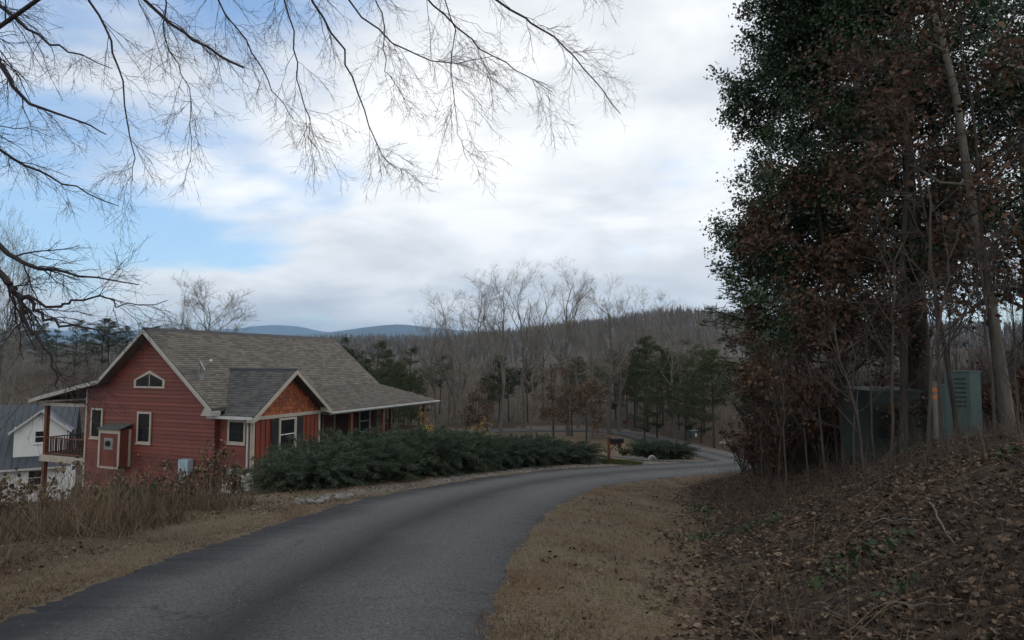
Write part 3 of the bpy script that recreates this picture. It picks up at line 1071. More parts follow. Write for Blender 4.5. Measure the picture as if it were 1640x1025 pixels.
# walls: a solid core with lap boards over it
core = MB()
core.prism([(-4.6, -3.2), (4.3, -3.2), (4.3, zroof(4.3) - 0.16), (0, 6.42), (-3.06, 3.96), (-4.6, zroof(-4.6) - 0.18)], 'y', GW + 0.03, 0.9)
core.box(-4.6, 3.75, 0.9, 13.8, -3.2, 2.9)
core.prism([(-4.6, 2.9), (3.75, 2.9), (3.75, 3.4), (0, 6.42), (-3.06, 3.96), (-4.6, 3.6)], 'y', 13.5, 13.8)
wall = core.build('wall', 'siding_red', red)
bay = MB()
bay.box(3.7, 6.3, 0.8, 5.2, -1.2, 2.52)
bay.prism([(0.8, 2.52), (5.2, 2.52), (3.0, 4.32)], 'x', 4.6, 6.3)
baywall = bay.build('bay_wall', 'batten_red', red)
e = 0.19
z = -3.0
while z < 6.3:
    z1 = z + e
    zm = z + e * 0.5
    ur = 4.3 if zm < zroof(4.3) - 0.16 else (6.42 - zm) / SL
    ul = -4.6 if zm < zroof(-4.6) - 0.18 else (-(6.42 - zm) / SL if zm > 3.96 else -3.06 - (3.96 - zm) / 0.196)
    ul = max(ul, -4.6)
    if ur - ul > 0.25:
        b = MB()
        a = rng.uniform(0.3, 0.7)
        b.add([(ul, GW + 0.03, z), (ur, GW + 0.03, z), (ur, GW - 0.02, z), (ul, GW - 0.02, z), (ul, GW + 0.018, z1), (ur, GW + 0.018, z1), (ur, GW + 0.03, z1), (ul, GW + 0.03, z1)],
              [(3, 2, 5, 4), (0, 1, 2, 3), (4, 5, 6, 7), (1, 0, 7, 6), (0, 3, 4, 7), (2, 1, 6, 5)], a)
        b.build('siding_board', 'siding_red', wall)
    if -1.2 < z and z1 < 2.55:      # the short side wall of the bay
        b = MB()
        a = rng.uniform(0.3, 0.7)
        b.add([(4.31, 0.83, z), (6.2, 0.83, z), (6.2, 0.77, z), (4.31, 0.77, z), (4.31, 0.796, z1), (6.2, 0.796, z1), (6.2, 0.83, z1), (4.31, 0.83, z1)],
              [(3, 2, 5, 4), (0, 1, 2, 3), (4, 5, 6, 7), (1, 0, 7, 6), (0, 3, 4, 7), (2, 1, 6, 5)], a)
        b.build('siding_board', 'siding_red', baywall)
    z = z1
# board and batten on the bay front, cedar shingles above the band
for v in np.arange(0.95, 5.1, 0.3):
    MB().box(6.3, 6.335, v, v + 0.045, -1.2, 2.36).build('batten', 'batten_red', baywall)
MB().box(6.3, 6.36, 0.72, 5.28, 2.36, 2.52).build('band_board', 'trim', baywall)
for v in (0.76, 5.14):
    MB().box(6.3, 6.355, v, v + 0.1, -1.2, 2.36).build('corner_board', 'trim', baywall)
MB().box(6.2, 6.3, 0.74, 0.8, -1.2, 2.45).build('corner_board', 'trim', baywall)
zz = 2.52
while zz < 4.2:
    hw_ = (4.32 - zz - 0.1) / 0.818
    v = 3.0 - hw_ + rng.uniform(0, 0.1)
    while v < 3.0 + hw_ - 0.05:
        w = min(rng.uniform(0.16, 0.28), 3.0 + hw_ - v)
        MB().add([(6.3, v, zz), (6.3, v + w - 0.012, zz), (6.345, v + w - 0.012, zz), (6.345, v, zz), (6.315, v, zz + 0.21), (6.315, v + w - 0.012, zz + 0.21), (6.3, v + w - 0.012, zz + 0.21), (6.3, v, zz + 0.21)],
                 [(3, 2, 5, 4), (0, 1, 2, 3), (4, 5, 6, 7), (0, 3, 4, 7), (2, 1, 6, 5)], rng.random()).build('shingle', 'cedar', baywall)
        v += w
    zz += 0.19

# roofs -------------------------------------------------------------
roof = empty('roof', (0, 0, 0)); roof.parent = red


def in_poly(pt, poly):
    x, y = pt; c = False
    for i in range(len(poly)):
        x1, y1 = poly[i]; x2, y2 = poly[i - 1]
        if (y1 > y) != (y2 > y) and x < (x2 - x1) * (y - y1) / (y2 - y1) + x1:
            c = not c
    return c


def roof_plane(name, poly, zf, material, axis=0, seed=0):
    """poly in plan (u,v); zf(u,v) height; courses step along `axis` (0: u, 1: v)"""
    pts = [(u, v, zf(u, v)) for u, v in poly]
    MB().slab(pts, 0.16).build(name, 'roof_deck', roof)
    r = np.random.default_rng(seed)
    us = [p[0] for p in poly]; vs = [p[1] for p in poly]
    lo, hi = (min(us), max(us)) if axis == 0 else (min(vs), max(vs))
    l2, h2 = (min(vs), max(vs)) if axis == 0 else (min(us), max(us))
    V, A = [], []
    ex, tw = 0.125, 0.30
    dz = (zf(1, 0) - zf(0, 0)) if axis == 0 else (zf(0, 1) - zf(0, 0))
    sgn = -1 if dz > 0 else 1        # downhill direction
    k = 0
    a = lo
    while a < hi:
        b = l2 - r.uniform(0, tw)
        while b < h2:
            w = tw * r.uniform(0.7, 1.2)
            b0, b1 = max(b, l2), min(b + w, h2)
            c = (a + ex / 2, (b0 + b1) / 2) if axis == 0 else ((b0 + b1) / 2, a + ex / 2)
            if b1 - b0 > 0.03 and in_poly(c, poly):
                dn, upp = (a + ex, a) if sgn > 0 else (a, a + ex)
                lift = 0.028 + r.uniform(0, 0.012)
                q = []
                for (al, l) in ((upp, 0.004), (dn, lift), (dn, 0.0)):
                    for bb in (b0 + 0.004, b1 - 0.004):
                        u, v = (al, bb) if axis == 0 else (bb, al)
                        q.append((u, v, zf(u, v) + l))
                V.append(q); A.append(r.random())
            b += w
        a += ex
        k += 1
    V = np.array(V)
    n = len(V)
    i = np.arange(n)[:, None] * 6
    F = np.concatenate([i + np.array([[0, 1, 3, 2]]), i + np.array([[2, 3, 5, 4]])])
    mb = MB(); mb.add(V.reshape(-1, 3), F, np.repeat(np.array(A), 6))
    o = mb.build('roof_shingles', material, roof)
    o['kind'] = 'stuff'


fz_main = lambda u, v: 6.6 - SL * u
roof_plane('roof_slope', [(0, 0), (4.62, 0), (4.62, 5.4), (BRK, 5.4), (BRK, 14.1), (0, 14.1)], fz_main, 'shingle_tan', 0, 1)
ps = (6.6 - SL * BRK - EZ) / (EU - BRK)
zb = 6.6 - SL * BRK
roof_plane('porch_roof', [(BRK, 5.3), (EU, 5.3), (EU, 17.0), (BRK, 14.1)], lambda u, v: zb - ps * (u - BRK), 'shingle_tan', 0, 2)
roof_plane('porch_roof', [(BRK, 14.1), (EU, 17.0), (-5.9, 17.0), (-3.06, 14.1)], lambda u, v: zb - (zb - EZ) / 2.9 * (v - 14.1), 'shingle_tan', 1, 3)
roof_plane('roof_slope', [(-3.06, 0), (0, 0), (0, 14.1), (-3.06, 14.1)], lambda u, v: 6.6 + SL * u, 'shingle_tan', 0, 4)
roof_plane('deck_roof', [(-8.52, 0), (-3.06, 0), (-3.06, 14.1), (-8.52, 14.1)], lambda u, v: 4.143 + 0.196 * (u + 3.06), 'shingle_tan', 0, 5)
RZ, GS = 4.63, 0.8
val = lambda v: (6.6 - (RZ - GS * abs(v - 3.0))) / SL - 0.04
roof_plane('bay_roof', [(val(3.0), 3.0), (6.75, 3.0), (6.75, 0.42), (val(0.42), 0.42)], lambda u, v: RZ - GS * (3.0 - v), 'shingle_grey', 1, 6)
roof_plane('bay_roof', [(val(3.0), 3.0), (val(5.58), 5.58), (6.75, 5.58), (6.75, 3.0)], lambda u, v: RZ - GS * (v - 3.0), 'shingle_grey', 1, 7)
# ridge caps
MB().add([(-0.16, -0.01, 6.6 - 0.10), (0, -0.01, 6.66), (0.16, -0.01, 6.5), (-0.16, 14.12, 6.5), (0, 14.12, 6.66), (0.16, 14.12, 6.5)], [(0, 1, 4, 3), (1, 2, 5, 4), (0, 2, 1), (3, 4, 5)]).build('ridge_cap', 'black_metal', roof)
MB().add([(2.3, 2.86, RZ - 0.08), (2.3, 3, RZ + 0.05), (2.3, 3.14, RZ - 0.08), (6.77, 2.86, RZ - 0.08), (6.77, 3, RZ + 0.05), (6.77, 3.14, RZ - 0.08)], [(0, 1, 4, 3), (1, 2, 5, 4), (0, 2, 1), (3, 4, 5)]).build('ridge_cap', 'black_metal', roof)


def rake(p, q, drop=0.2, th=0.05, axis='y', matn='fascia_white'):
    """fascia board under the roof edge from p to q, standing in front of the edge"""
    p, q = np.array(p, float), np.array(q, float)
    off = np.array([0, -th, 0]) if axis == 'y' else np.array([th, 0, 0])
    dn = np.array([0, 0, -drop])
    v = [p, q, q + dn, p + dn, p + off, q + off, q + dn + off, p + dn + off]
    MB().add(v, [(0, 1, 2, 3), (7, 6, 5, 4), (0, 4, 5, 1), (1, 5, 6, 2), (2, 6, 7, 3), (3, 7, 4, 0)]).build('fascia', matn, roof)


rake((0, -0.003, 6.57), (4.64, -0.003, 6.57 - SL * 4.64))
rake((0, -0.003, 6.57), (-3.06, -0.003, 4.113))
rake((-3.06, -0.003, 4.113), (-8.52, -0.003, 3.043))
rake((6.753, 3.0, 4.6), (6.753, 0.42, 4.6 - GS * 2.58), 0.2, 0.05, 'x', 'trim')
rake((6.753, 3.0, 4.6), (6.753, 5.58, 4.6 - GS * 2.58), 0.2, 0.05, 'x', 'trim')
rake((EU + 0.003, 5.62, EZ - 0.02), (EU + 0.003, 17.0, EZ - 0.02), 0.15, 0.04, 'x')
# cornice returns
MB().prism([(4.0, 2.56), (4.66, 2.56), (4.66, 2.74), (4.3, 3.02)], 'y', -0.04, 0.49).build('cornice_return', 'fascia_white', roof)
MB().prism([(5.25, 2.45), (5.66, 2.3), (5.66, 2.45), (5.25, 2.8)], 'x', 6.34, 6.79).build('cornice_return', 'trim', roof)
MB().prism([(0.75, 2.45), (0.36, 2.3), (0.36, 2.45), (0.75, 2.8)], 'x', 6.34, 6.79).build('cornice_return', 'trim', roof)
# soffits along the gables
for pts in ([(0, 6.4), (4.3, 6.4 - SL * 4.3)], [(0, 6.4), (-3.06, 3.943)], [(-3.06, 3.943), (-8.4, 2.9)]):
    (u0, z0), (u1, z1) = pts
    MB().add([(u0, 0, z0), (u1, 0, z1), (u1, GW, z1), (u0, GW, z0)], [(0, 1, 2, 3)]).build('soffit', 'soffit', roof)
# gutter and downspout of the bay
g_ = MB()
g_.box(4.0, 6.72, 0.29, 0.31, 2.44, 2.56); g_.box(4.0, 6.72, 0.29, 0.41, 2.42, 2.44)
g_.build('gutter', 'gutter_white', roof)
d_ = MB()
d_.bar((6.1, 0.36, 2.43), (6.1, 0.70, 2.15), 0.07, 0.07)
d_.bar((6.1, 0.70, 2.18), (6.1, 0.70, -0.9), 0.07, 0.07)
d_.build('downspout', 'gutter_white', roof)
g_ = MB(); g_.box(EU + 0.045, EU + 0.15, 5.7, 17.0, EZ - 0.1, EZ - 0.02); g_.build('gutter', 'gutter_white', roof)


def window(parent, face, a0, a1, z0, z1, plane, split=True, matn='trim', tw=0.1, label=None):
    """face 'y': wall facing -v with a along u; 'x': wall facing +u with a along v"""
    def B(mb, p0, p1, q0, q1, d0, d1):
        if face == 'y':
            mb.box(p0, p1, plane - d1, plane - d0, q0, q1)
        else:
            mb.box(plane + d0, plane + d1, p0, p1, q0, q1)
        return mb
    w = MB(); B(w, a0 + tw, a1 - tw, z0 + tw, z1 - tw, 0.0, 0.012)
    win = w.build('window', 'glass', parent)
    f = MB()
    B(f, a0, a0 + tw, z0, z1, 0, 0.05); B(f, a1 - tw, a1, z0, z1, 0, 0.05)
    B(f, a0 + tw, a1 - tw, z1 - tw, z1, 0, 0.052); B(f, a0 + tw, a1 - tw, z0, z0 + tw, 0, 0.052)
    f.build('frame', matn, win)
    s = MB()
    zm = (z0 + z1) / 2
    B(s, a0 + tw, a1 - tw, zm - 0.02, zm + 0.025, 0.012, 0.032)
    B(s, a0 + tw, a0 + tw + 0.03, z0 + tw, z1 - tw, 0.012, 0.03); B(s, a1 - tw - 0.03, a1 - tw, z0 + tw, z1 - tw, 0.012, 0.03)
    s.build('sash', 'shutter_black' if matn == 'trim' and face == 'y' else 'sash_white', win)
    B(MB(), a0 - 0.04, a1 + 0.04, z0 - 0.05, z0, 0, 0.08).build('sill', matn, win)
    return win


window(wall, 'y', -4.2, -3.3, 1.14, 2.66, GW - 0.022)
window(wall, 'y', -0.78, 0.2, 1.05, 2.58, GW - 0.022)
window(baywall, 'y', 4.85, 5.92, 1.28, 2.36, 0.768)
window(wall, 'y', -4.1, -3.3, -2.3, -1.2, GW - 0.022)
window(baywall, 'x', 2.33, 3.5, 0.76, 2.33, 6.335)
for v0 in (1.86, 3.53):
    s_ = MB(); s_.box(6.335, 6.37, v0, v0 + 0.43, 0.78, 2.3)
    sh = s_.build('shutter', 'shutter_black', baywall)
    for q in np.arange(0.86, 2.24, 0.1):
        MB().box(6.37, 6.378, v0 + 0.06, v0 + 0.37, q, q + 0.05).build('slat', 'shutter_black', sh)
# pentagon attic window
PW = [(-1.12, 3.72), (1.02, 3.72), (1.02, 4.12), (-0.05, 4.58), (-1.12, 4.12)]
pc = np.array([(-0.05, 4.05)])
inner = [((x - pc[0, 0]) * 0.86 + pc[0, 0], (y - pc[0, 1]) * 0.72 + pc[0, 1]) for x, y in PW]
pw = MB().prism(inner, 'y', GW - 0.034, GW + 0.01).build('attic_window', 'glass', wall)
fr = MB()
for i in range(5):
    a_, b_ = PW[i], PW[(i + 1) % 5]; c_, d_ = inner[(i + 1) % 5], inner[i]
    fr.prism([a_, b_, c_, d_], 'y', GW - 0.055, GW + 0.01)
fr.build('frame', 'trim', pw)
MB().box(-0.07, -0.03, GW - 0.048, GW - 0.034, inner[0][1], inner[3][1] - 0.05).build('mullion', 'trim', pw)
# corner trim of the wall
MB().box(-4.66, -4.56, GW - 0.04, GW + 0.1, -3.2, zroof(-4.6) - 0.2).build('corner_board', 'trim', wall)
# meter enclosure
me_ = MB(); me_.box(-2.62, -1.22, -0.1, GW - 0.005, -0.1, 1.72)
enc = me_.build('meter_enclosure', 'siding_red', red)
MB().slab([(-2.72, -0.22, 1.76), (-1.1, -0.22, 1.76), (-1.1, GW - 0.01, 1.98), (-2.72, GW - 0.01, 1.98)], 0.05).build('enclosure_roof', 'shingle_grey', enc)
for (a0, a1, q0, q1) in ((-2.68, -2.56, -0.16, 1.7), (-1.28, -1.165, -0.16, 1.7), (-2.56, -1.28, -0.16, -0.06), (-2.56, -1.28, 1.52, 1.7)):
    MB().box(a0, a1, -0.14, -0.1, q0, q1).build('trim_board', 'trim', enc)
MB().box(-1.22, -1.17, GW - 0.13, GW - 0.03, -0.1, 1.7).build('trim_board', 'trim', enc)
MB().box(-2.24, -1.6, -0.15, -0.1, 0.75, 1.3).build('meter_panel', 'metal_grey', enc)
mm = MB(); th_ = np.linspace(0, 2 * np.pi, 13)[:-1]
mm.prism([(-1.92 + 0.14 * math.cos(q), 1.05 + 0.14 * math.sin(q)) for q in th_], 'y', -0.24, -0.15)
mm.build('meter_glass', 'glass', enc)
MB().box(2.45, 3.05, GW - 0.32, GW - 0.02, -0.55, 0.5).build('utility_box', 'pale_blue', red)

# left deck
deck = empty('deck'); deck.parent = red
MB().box(-8.1, -4.62, 0.5, 13.8, -0.02, 0.06).build('deck_floor', 'wood_dark', deck)
MB().box(-8.12, -4.66, 0.44, 0.5, -0.24, 0.1).build('rim_board', 'trim', deck)
MB().box(-8.18, -8.12, 0.44, 13.8, -0.24, 0.1).build('rim_board', 'trim', deck)
MB().box(-8.1, -4.66, 0.44, 0.56, 2.68, 2.84).build('header_beam', 'trim', deck)
MB().box(-8.1, -7.98, 0.56, 13.8, 2.68, 2.84).build('header_beam', 'trim', deck)
for v in (0.62, 4.9, 9.2, 13.5):
    MB().box(-8.08, -7.9, v - 0.09, v + 0.09, -4.6, 2.68).build('post', 'wood_stain', deck)


def railing(parent, p, q, z0, z1, step=0.14):
    p, q = np.array(p, float), np.array(q, float)
    L_ = np.linalg.norm(q - p)
    rl = empty('railing'); rl.parent = parent
    MB().bar((*p, z1), (*q, z1), 0.1, 0.05).build('top_rail', 'wood_stain', rl)
    MB().bar((*p, z0 + 0.1), (*q, z0 + 0.1), 0.05, 0.06).build('bottom_rail', 'wood_stain', rl)
    me = None
    for s in np.arange(step, L_ - 0.05, step):
        c = p + (q - p) * s / L_
        if me is None:
            me = MB().box(-0.018, 0.018, -0.018, 0.018, z0 + 0.13, z1 - 0.025).mesh('baluster', 'wood_dark')
        o = link('baluster', me, rl)
        o.location = (c[0], c[1], 0)


railing(deck, (-7.9, 0.62), (-4.66, 0.62), 0.06, 0.98)
railing(deck, (-7.99, 0.72), (-7.99, 13.4), 0.06, 0.98)

# front porch
porch = empty('porch'); porch.parent = red
MB().box(3.76, 6.5, 5.22, 16.6, -0.4, -0.25).build('porch_floor', 'wood_dark', porch)
MB().box(-5, 3.76, 13.82, 16.6, -0.4, -0.25).build('porch_floor', 'wood_dark', porch)
for (u, v) in ((6.35, 7.75), (6.35, 10.8), (6.35, 15.55), (3.2, 16.3), (-1, 16.3), (-4.6, 16.3)):
    MB().box(u - 0.085, u + 0.085, v - 0.085, v + 0.085, -0.25, EZ - 0.2).build('post', 'wood_stain', porch)
MB().box(6.28, 6.42, 5.3, 16.4, EZ - 0.2, EZ - 0.04).build('header_beam', 'wood_dark', porch)
MB().box(-4.8, 6.28, 16.24, 16.38, EZ - 0.2, EZ - 0.04).build('header_beam', 'wood_dark', porch)
railing(porch, (6.35, 7.84), (6.35, 10.7), -0.25, 0.68)
railing(porch, (6.35, 10.9), (6.35, 15.45), -0.25, 0.68)
railing(porch, (6.3, 16.3), (3.3, 16.3), -0.25, 0.68)
railing(porch, (3.1, 16.3), (-0.9, 16.3), -0.25, 0.68)
pwall = MB().box(3.75, 3.79, 5.2, 13.84, -0.6, 2.9).build('porch_wall', 'wood_dark', porch)
for v in np.arange(5.4, 13.8, 0.4):
    MB().box(3.79, 3.81, v, v + 0.05, -0.5, 2.8).build('batten', 'wood_dark', pwall)
window(pwall, 'x', 11.9, 13.1, 0.55, 2.0, 3.8)
window(pwall, 'x', 6.0, 7.2, 0.55, 2.0, 3.8)
dr = MB().box(3.79, 3.83, 8.55, 9.45, -0.25, 1.9).build('front_door', 'wood_stain', pwall)
MB().box(3.79, 3.85, 8.43, 8.55, -0.25, 2.0).build('door_frame', 'trim', dr)
MB().box(3.79, 3.85, 9.45, 9.57, -0.25, 2.0).build('door_frame', 'trim', dr)
MB().box(3.79, 3.86, 8.43, 9.57, 1.9, 2.02).build('door_frame', 'trim', dr)

# satellite dish on the roof
dish = empty('satellite_dish', hw(2.95, 0.75, 6.6 - SL * 2.95), HYAW, 'grey satellite dish mounted on the tan shingle roof', 'dish')
MB().box(-0.18, 0.16, -0.1, 0.1, -0.1, 0.16).build('foot', 'metal_grey', dish)
mm = MB()
mm.bar((0, 0, 0.1), (0.02, 0, 0.5), 0.05, 0.05)
mm.build('mast', 'metal_grey', dish)
dd = MB()
rr_ = np.linspace(0, 0.36, 6); tt_ = np.linspace(0, 2 * np.pi, 21)[:-1]
ax = np.array([0.66, 0.62, 0.42]); ax /= np.linalg.norm(ax)
s1 = np.cross(ax, [0, 0, 1]); s1 /= np.linalg.norm(s1); s2 = np.cross(s1, ax)
V = [np.array([-0.03, 0.02, 0.62]) + ax * (0.7 * q * q) + (s1 * math.cos(w_) + s2 * math.sin(w_)) * q for q in rr_ for w_ in tt_]
F = [(i * 20 + j, i * 20 + (j + 1) % 20, (i + 1) * 20 + (j + 1) % 20, (i + 1) * 20 + j) for i in range(5) for j in range(20)]
dd.add(V, F).add(np.array(V) - ax * 0.012, [f[::-1] for f in F])
dd.build('reflector', 'metal_grey', dish, True)
dd = MB()
dd.bar((0.02, 0, 0.42), np.array([-0.03, 0.02, 0.6]) + ax * 0.5, 0.03, 0.03)
dd.build('feed_arm', 'metal_grey', dish)
hd = np.array([-0.03, 0.02, 0.62]) + ax * 0.52
MB().box(hd[0] - 0.04, hd[0] + 0.04, hd[1] - 0.04, hd[1] + 0.04, hd[2] - 0.05, hd[2] + 0.05).build('feed_horn', 'white_paint', dish)

# air conditioner beside the bay
acx, acy = -11.45, 26.3
acz = gz(acx, acy)
ac = empty('air_conditioner', (acx, acy, acz - 0.03), HYAW, 'white air conditioner unit standing beyond the end of the juniper hedge', 'air conditioner')
MB().box(-0.42, 0.42, -0.4, 0.4, 0, 0.08).build('pad', 'stone', ac)
MB().box(-0.38, 0.38, -0.36, 0.36, 0.08, 0.9).build('casing', 'white_paint', ac)
for q in np.arange(0.16, 0.84, 0.07):
    m_ = MB(); m_.box(-0.33, 0.33, -0.372, -0.36, q, q + 0.025); m_.box(0.38, 0.392, -0.31, 0.31, q, q + 0.025)
    m_.build('louver', 'metal_grey', ac)
MB().box(-0.4, 0.4, -0.38, 0.38, 0.9, 0.94).build('top_grille', 'metal_grey', ac)

# ------------------------------------------------------------------ white neighbour house
# local frame: x to the right along the front, y back, z up
WX, WY = -33.6, 47.6
wz = -9.1
wh = empty('white_house', (WX, WY, wz), math.atan2(0.5, 0.86), 'white sided house with blue grey metal roof and gabled dormer', 'house')
W_, D_, EVE, RDG = 13.0, 8.5, 3.45, 7.4
core = MB().prism([(0, -0.6), (D_, -0.6), (D_, EVE), (D_ / 2, RDG - 0.2), (0, EVE)], 'x', -W_, 0).build('wall', 'white_paint', wh)
sl = (RDG - EVE) / (D_ / 2)
for q in np.arange(-0.4, EVE - 0.1, 0.2):
    MB().add([(-W_, 0, q), (0, 0, q), (0, -0.025, q), (-W_, -0.025, q), (-W_, -0.004, q + 0.2), (0, -0.004, q + 0.2)], [(3, 2, 5, 4), (0, 1, 2, 3)]).build('siding_board', 'white_paint', core)
fr_ = MB().slab([(-W_ - 0.4, -0.45, EVE - 0.45 * sl + 0.05), (0.4, -0.45, EVE - 0.45 * sl + 0.05), (0.4, D_ / 2, RDG + 0.05), (-W_ - 0.4, D_ / 2, RDG + 0.05)], 0.1).build('roof', 'roof_metal', wh)
MB().slab([(-W_ - 0.4, D_ / 2 + 0.003, RDG + 0.05), (0.4, D_ / 2 + 0.003, RDG + 0.05), (0.4, D_ + 0.45, EVE - 0.45 * sl + 0.05), (-W_ - 0.4, D_ + 0.45, EVE - 0.45 * sl + 0.05)], 0.1).build('roof_slope', 'roof_metal', fr_)
for x in np.arange(-W_ - 0.3, 0.4, 0.42):
    MB().add([(x - 0.02, -0.45, EVE - 0.45 * sl + 0.05), (x + 0.02, -0.45, EVE - 0.45 * sl + 0.05), (x + 0.02, D_ / 2, RDG + 0.05), (x - 0.02, D_ / 2, RDG + 0.05),
              (x - 0.012, -0.45, EVE - 0.45 * sl + 0.1), (x + 0.012, -0.45, EVE - 0.45 * sl + 0.1), (x + 0.012, D_ / 2, RDG + 0.1), (x - 0.012, D_ / 2, RDG + 0.1)],
             [(0, 4, 7, 3), (4, 5, 6, 7), (5, 1, 2, 6), (0, 1, 5, 4)]).build('seam', 'roof_metal', fr_)
MB().box(-W_ - 0.42, 0.42, -0.5, -0.452, EVE - 0.45 * sl - 0.1, EVE - 0.45 * sl + 0.04).build('fascia', 'gutter_white', fr_)
# dormer
dx0, dx1, dy = -3.2, 0.0, 0.3
dz1, dzp = 5.9, 7.25
dor = MB()
dor.prism([(dx0, EVE + 0.4 * sl), (dx1, EVE + 0.4 * sl), (dx1, dz1), ((dx0 + dx1) / 2, dzp - 0.12), (dx0, dz1)], 'y', dy, 3.8)
dor = dor.build('dormer', 'white_paint', wh)
xc = (dx0 + dx1) / 2
sd = (dzp - dz1) / (xc - dx0)
for q in np.arange(EVE + 0.4 * sl + 0.05, dzp - 0.3, 0.18):
    hw2 = (xc - dx0) if q < dz1 else max(0.05, (dzp - 0.12 - q) / sd)
    MB().add([(xc - hw2, dy, q), (xc + hw2, dy, q), (xc + hw2, dy - 0.025, q), (xc - hw2, dy - 0.025, q), (xc - hw2, dy - 0.004, q + 0.18), (xc + hw2, dy - 0.004, q + 0.18)], [(3, 2, 5, 4), (0, 1, 2, 3)]).build('siding_board', 'white_paint', dor)
for sg in (-1, 1):
    xe = xc + sg * (xc - dx0 + 0.3)
    ze = dzp - sd * (xc - dx0 + 0.3)
    MB().slab([(xc + sg * 0.002, dy - 0.35, dzp), (xe, dy - 0.35, ze), (xe, 4.1, ze), (xc + sg * 0.002, 4.1, dzp)], 0.09).build('dormer_roof', 'roof_metal', dor)
    MB().add([(xc, dy - 0.38, dzp), (xe, dy - 0.38, ze), (xe, dy - 0.38, ze - 0.16), (xc, dy - 0.38, dzp - 0.16), (xc, dy - 0.353, dzp), (xe, dy - 0.353, ze), (xe, dy - 0.353, ze - 0.16), (xc, dy - 0.353, dzp - 0.16)],
             [(0, 1, 2, 3), (4, 5, 1, 0), (3, 2, 6, 7), (1, 5, 6, 2)]).build('dormer_fascia', 'gutter_white', dor)
window(dor, 'y', xc - 0.45, xc + 0.45, 4.75, 5.75, dy - 0.02, matn='white_paint')
window(core, 'y', -2.3, -1.3, 1.7, 2.9, -0.02, matn='white_paint')
window(core, 'y', -5.6, -4.6, 1.2, 2.6, -0.02, matn='white_paint')


# ------------------------------------------------------------------ junipers
def juniper(seed, h=1.45, w=1.45, nb=260, per=34):
    r = np.random.default_rng(seed)
    st = MB(); fo = MB()
    th = r.uniform(0, 6.28, nb)
    el = np.radians(np.clip(r.normal(36, 19, nb), 4, 82))
    ln = r.uniform(0.65, 1.08, nb) * (w * np.cos(el) ** 1.2 + h * np.sin(el)) * 0.98
    D = np.stack([np.cos(th) * np.cos(el), np.sin(th) * np.cos(el), np.sin(el)], 1)
    B0 = np.stack([r.normal(0, 0.15, nb), r.normal(0, 0.15, nb), np.full(nb, 0.03)], 1)
    q = np.linspace(0, 1, 6)
    Bp = B0[:, None] + D[:, None] * (ln[:, None] * q)[:, :, None]
    Bp[:, :, 2] += 0.13 * ln[:, None] * np.sin(q * np.pi * 0.9)[None] - 0.16 * ln[:, None] * q[None] ** 3
    Bp[:, :, 2] = np.maximum(Bp[:, :, 2], 0.03)
    st.tubes(Bp, np.maximum(0.014 * (1 - 0.85 * q), 0.003)[None] * np.ones((nb, 1)), 3)
    # feathery sprays
    f = r.uniform(0.42, 1.03, (nb, per)).ravel() ** 0.85
    par = np.repeat(np.arange(nb), per)
    fi = np.clip(f * 5, 0, 4.999); i = fi.astype(int); a = (fi - i)[:, None]
    C = Bp[par, i] * (1 - a) + Bp[par, np.minimum(i + 1, 5)] * a
    T = Bp[par, np.minimum(i + 1, 5)] - Bp[par, i]; T /= np.linalg.norm(T, axis=1, keepdims=True) + 1e-9
    dv = T * 0.9 + r.normal(0, 0.5, T.shape); dv[:, 2] += 0.18
    dv /= np.linalg.norm(dv, axis=1, keepdims=True)
    m = len(C)
    sub = 6
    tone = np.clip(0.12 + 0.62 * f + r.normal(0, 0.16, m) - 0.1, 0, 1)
    C2 = np.repeat(C, sub, 0) + r.normal(0, 0.028, (m * sub, 3))
    dv2 = np.repeat(dv, sub, 0) + r.normal(0, 0.35, (m * sub, 3)); dv2 /= np.linalg.norm(dv2, axis=1, keepdims=True)
    Ln = r.uniform(0.06, 0.15, m * sub)
    Dn = dv2 * Ln[:, None]
    Wv = np.cross(Dn, r.normal(size=Dn.shape)); Wv /= np.linalg.norm(Wv, axis=1, keepdims=True) + 1e-9
    fo.quads(C2, Dn, Wv * 0.0068, np.repeat(tone, sub))
    return st, fo


jun = []
for i in range(3):
    s_, f_ = juniper(300 + i, (1.45, 1.55, 1.35)[i], (1.5, 1.4, 1.6)[i])
    e_ = empty('juniper_shrub', (0, 0, -1000), 0, 'blue green juniper shrub in the feathery hedge along the road', 'shrub', 'junipers in the roadside hedge')
    jun.append(((e_, [s_.build('stem', 'twig', e_), f_.build('foliage', 'juniper', e_)]), [False]))
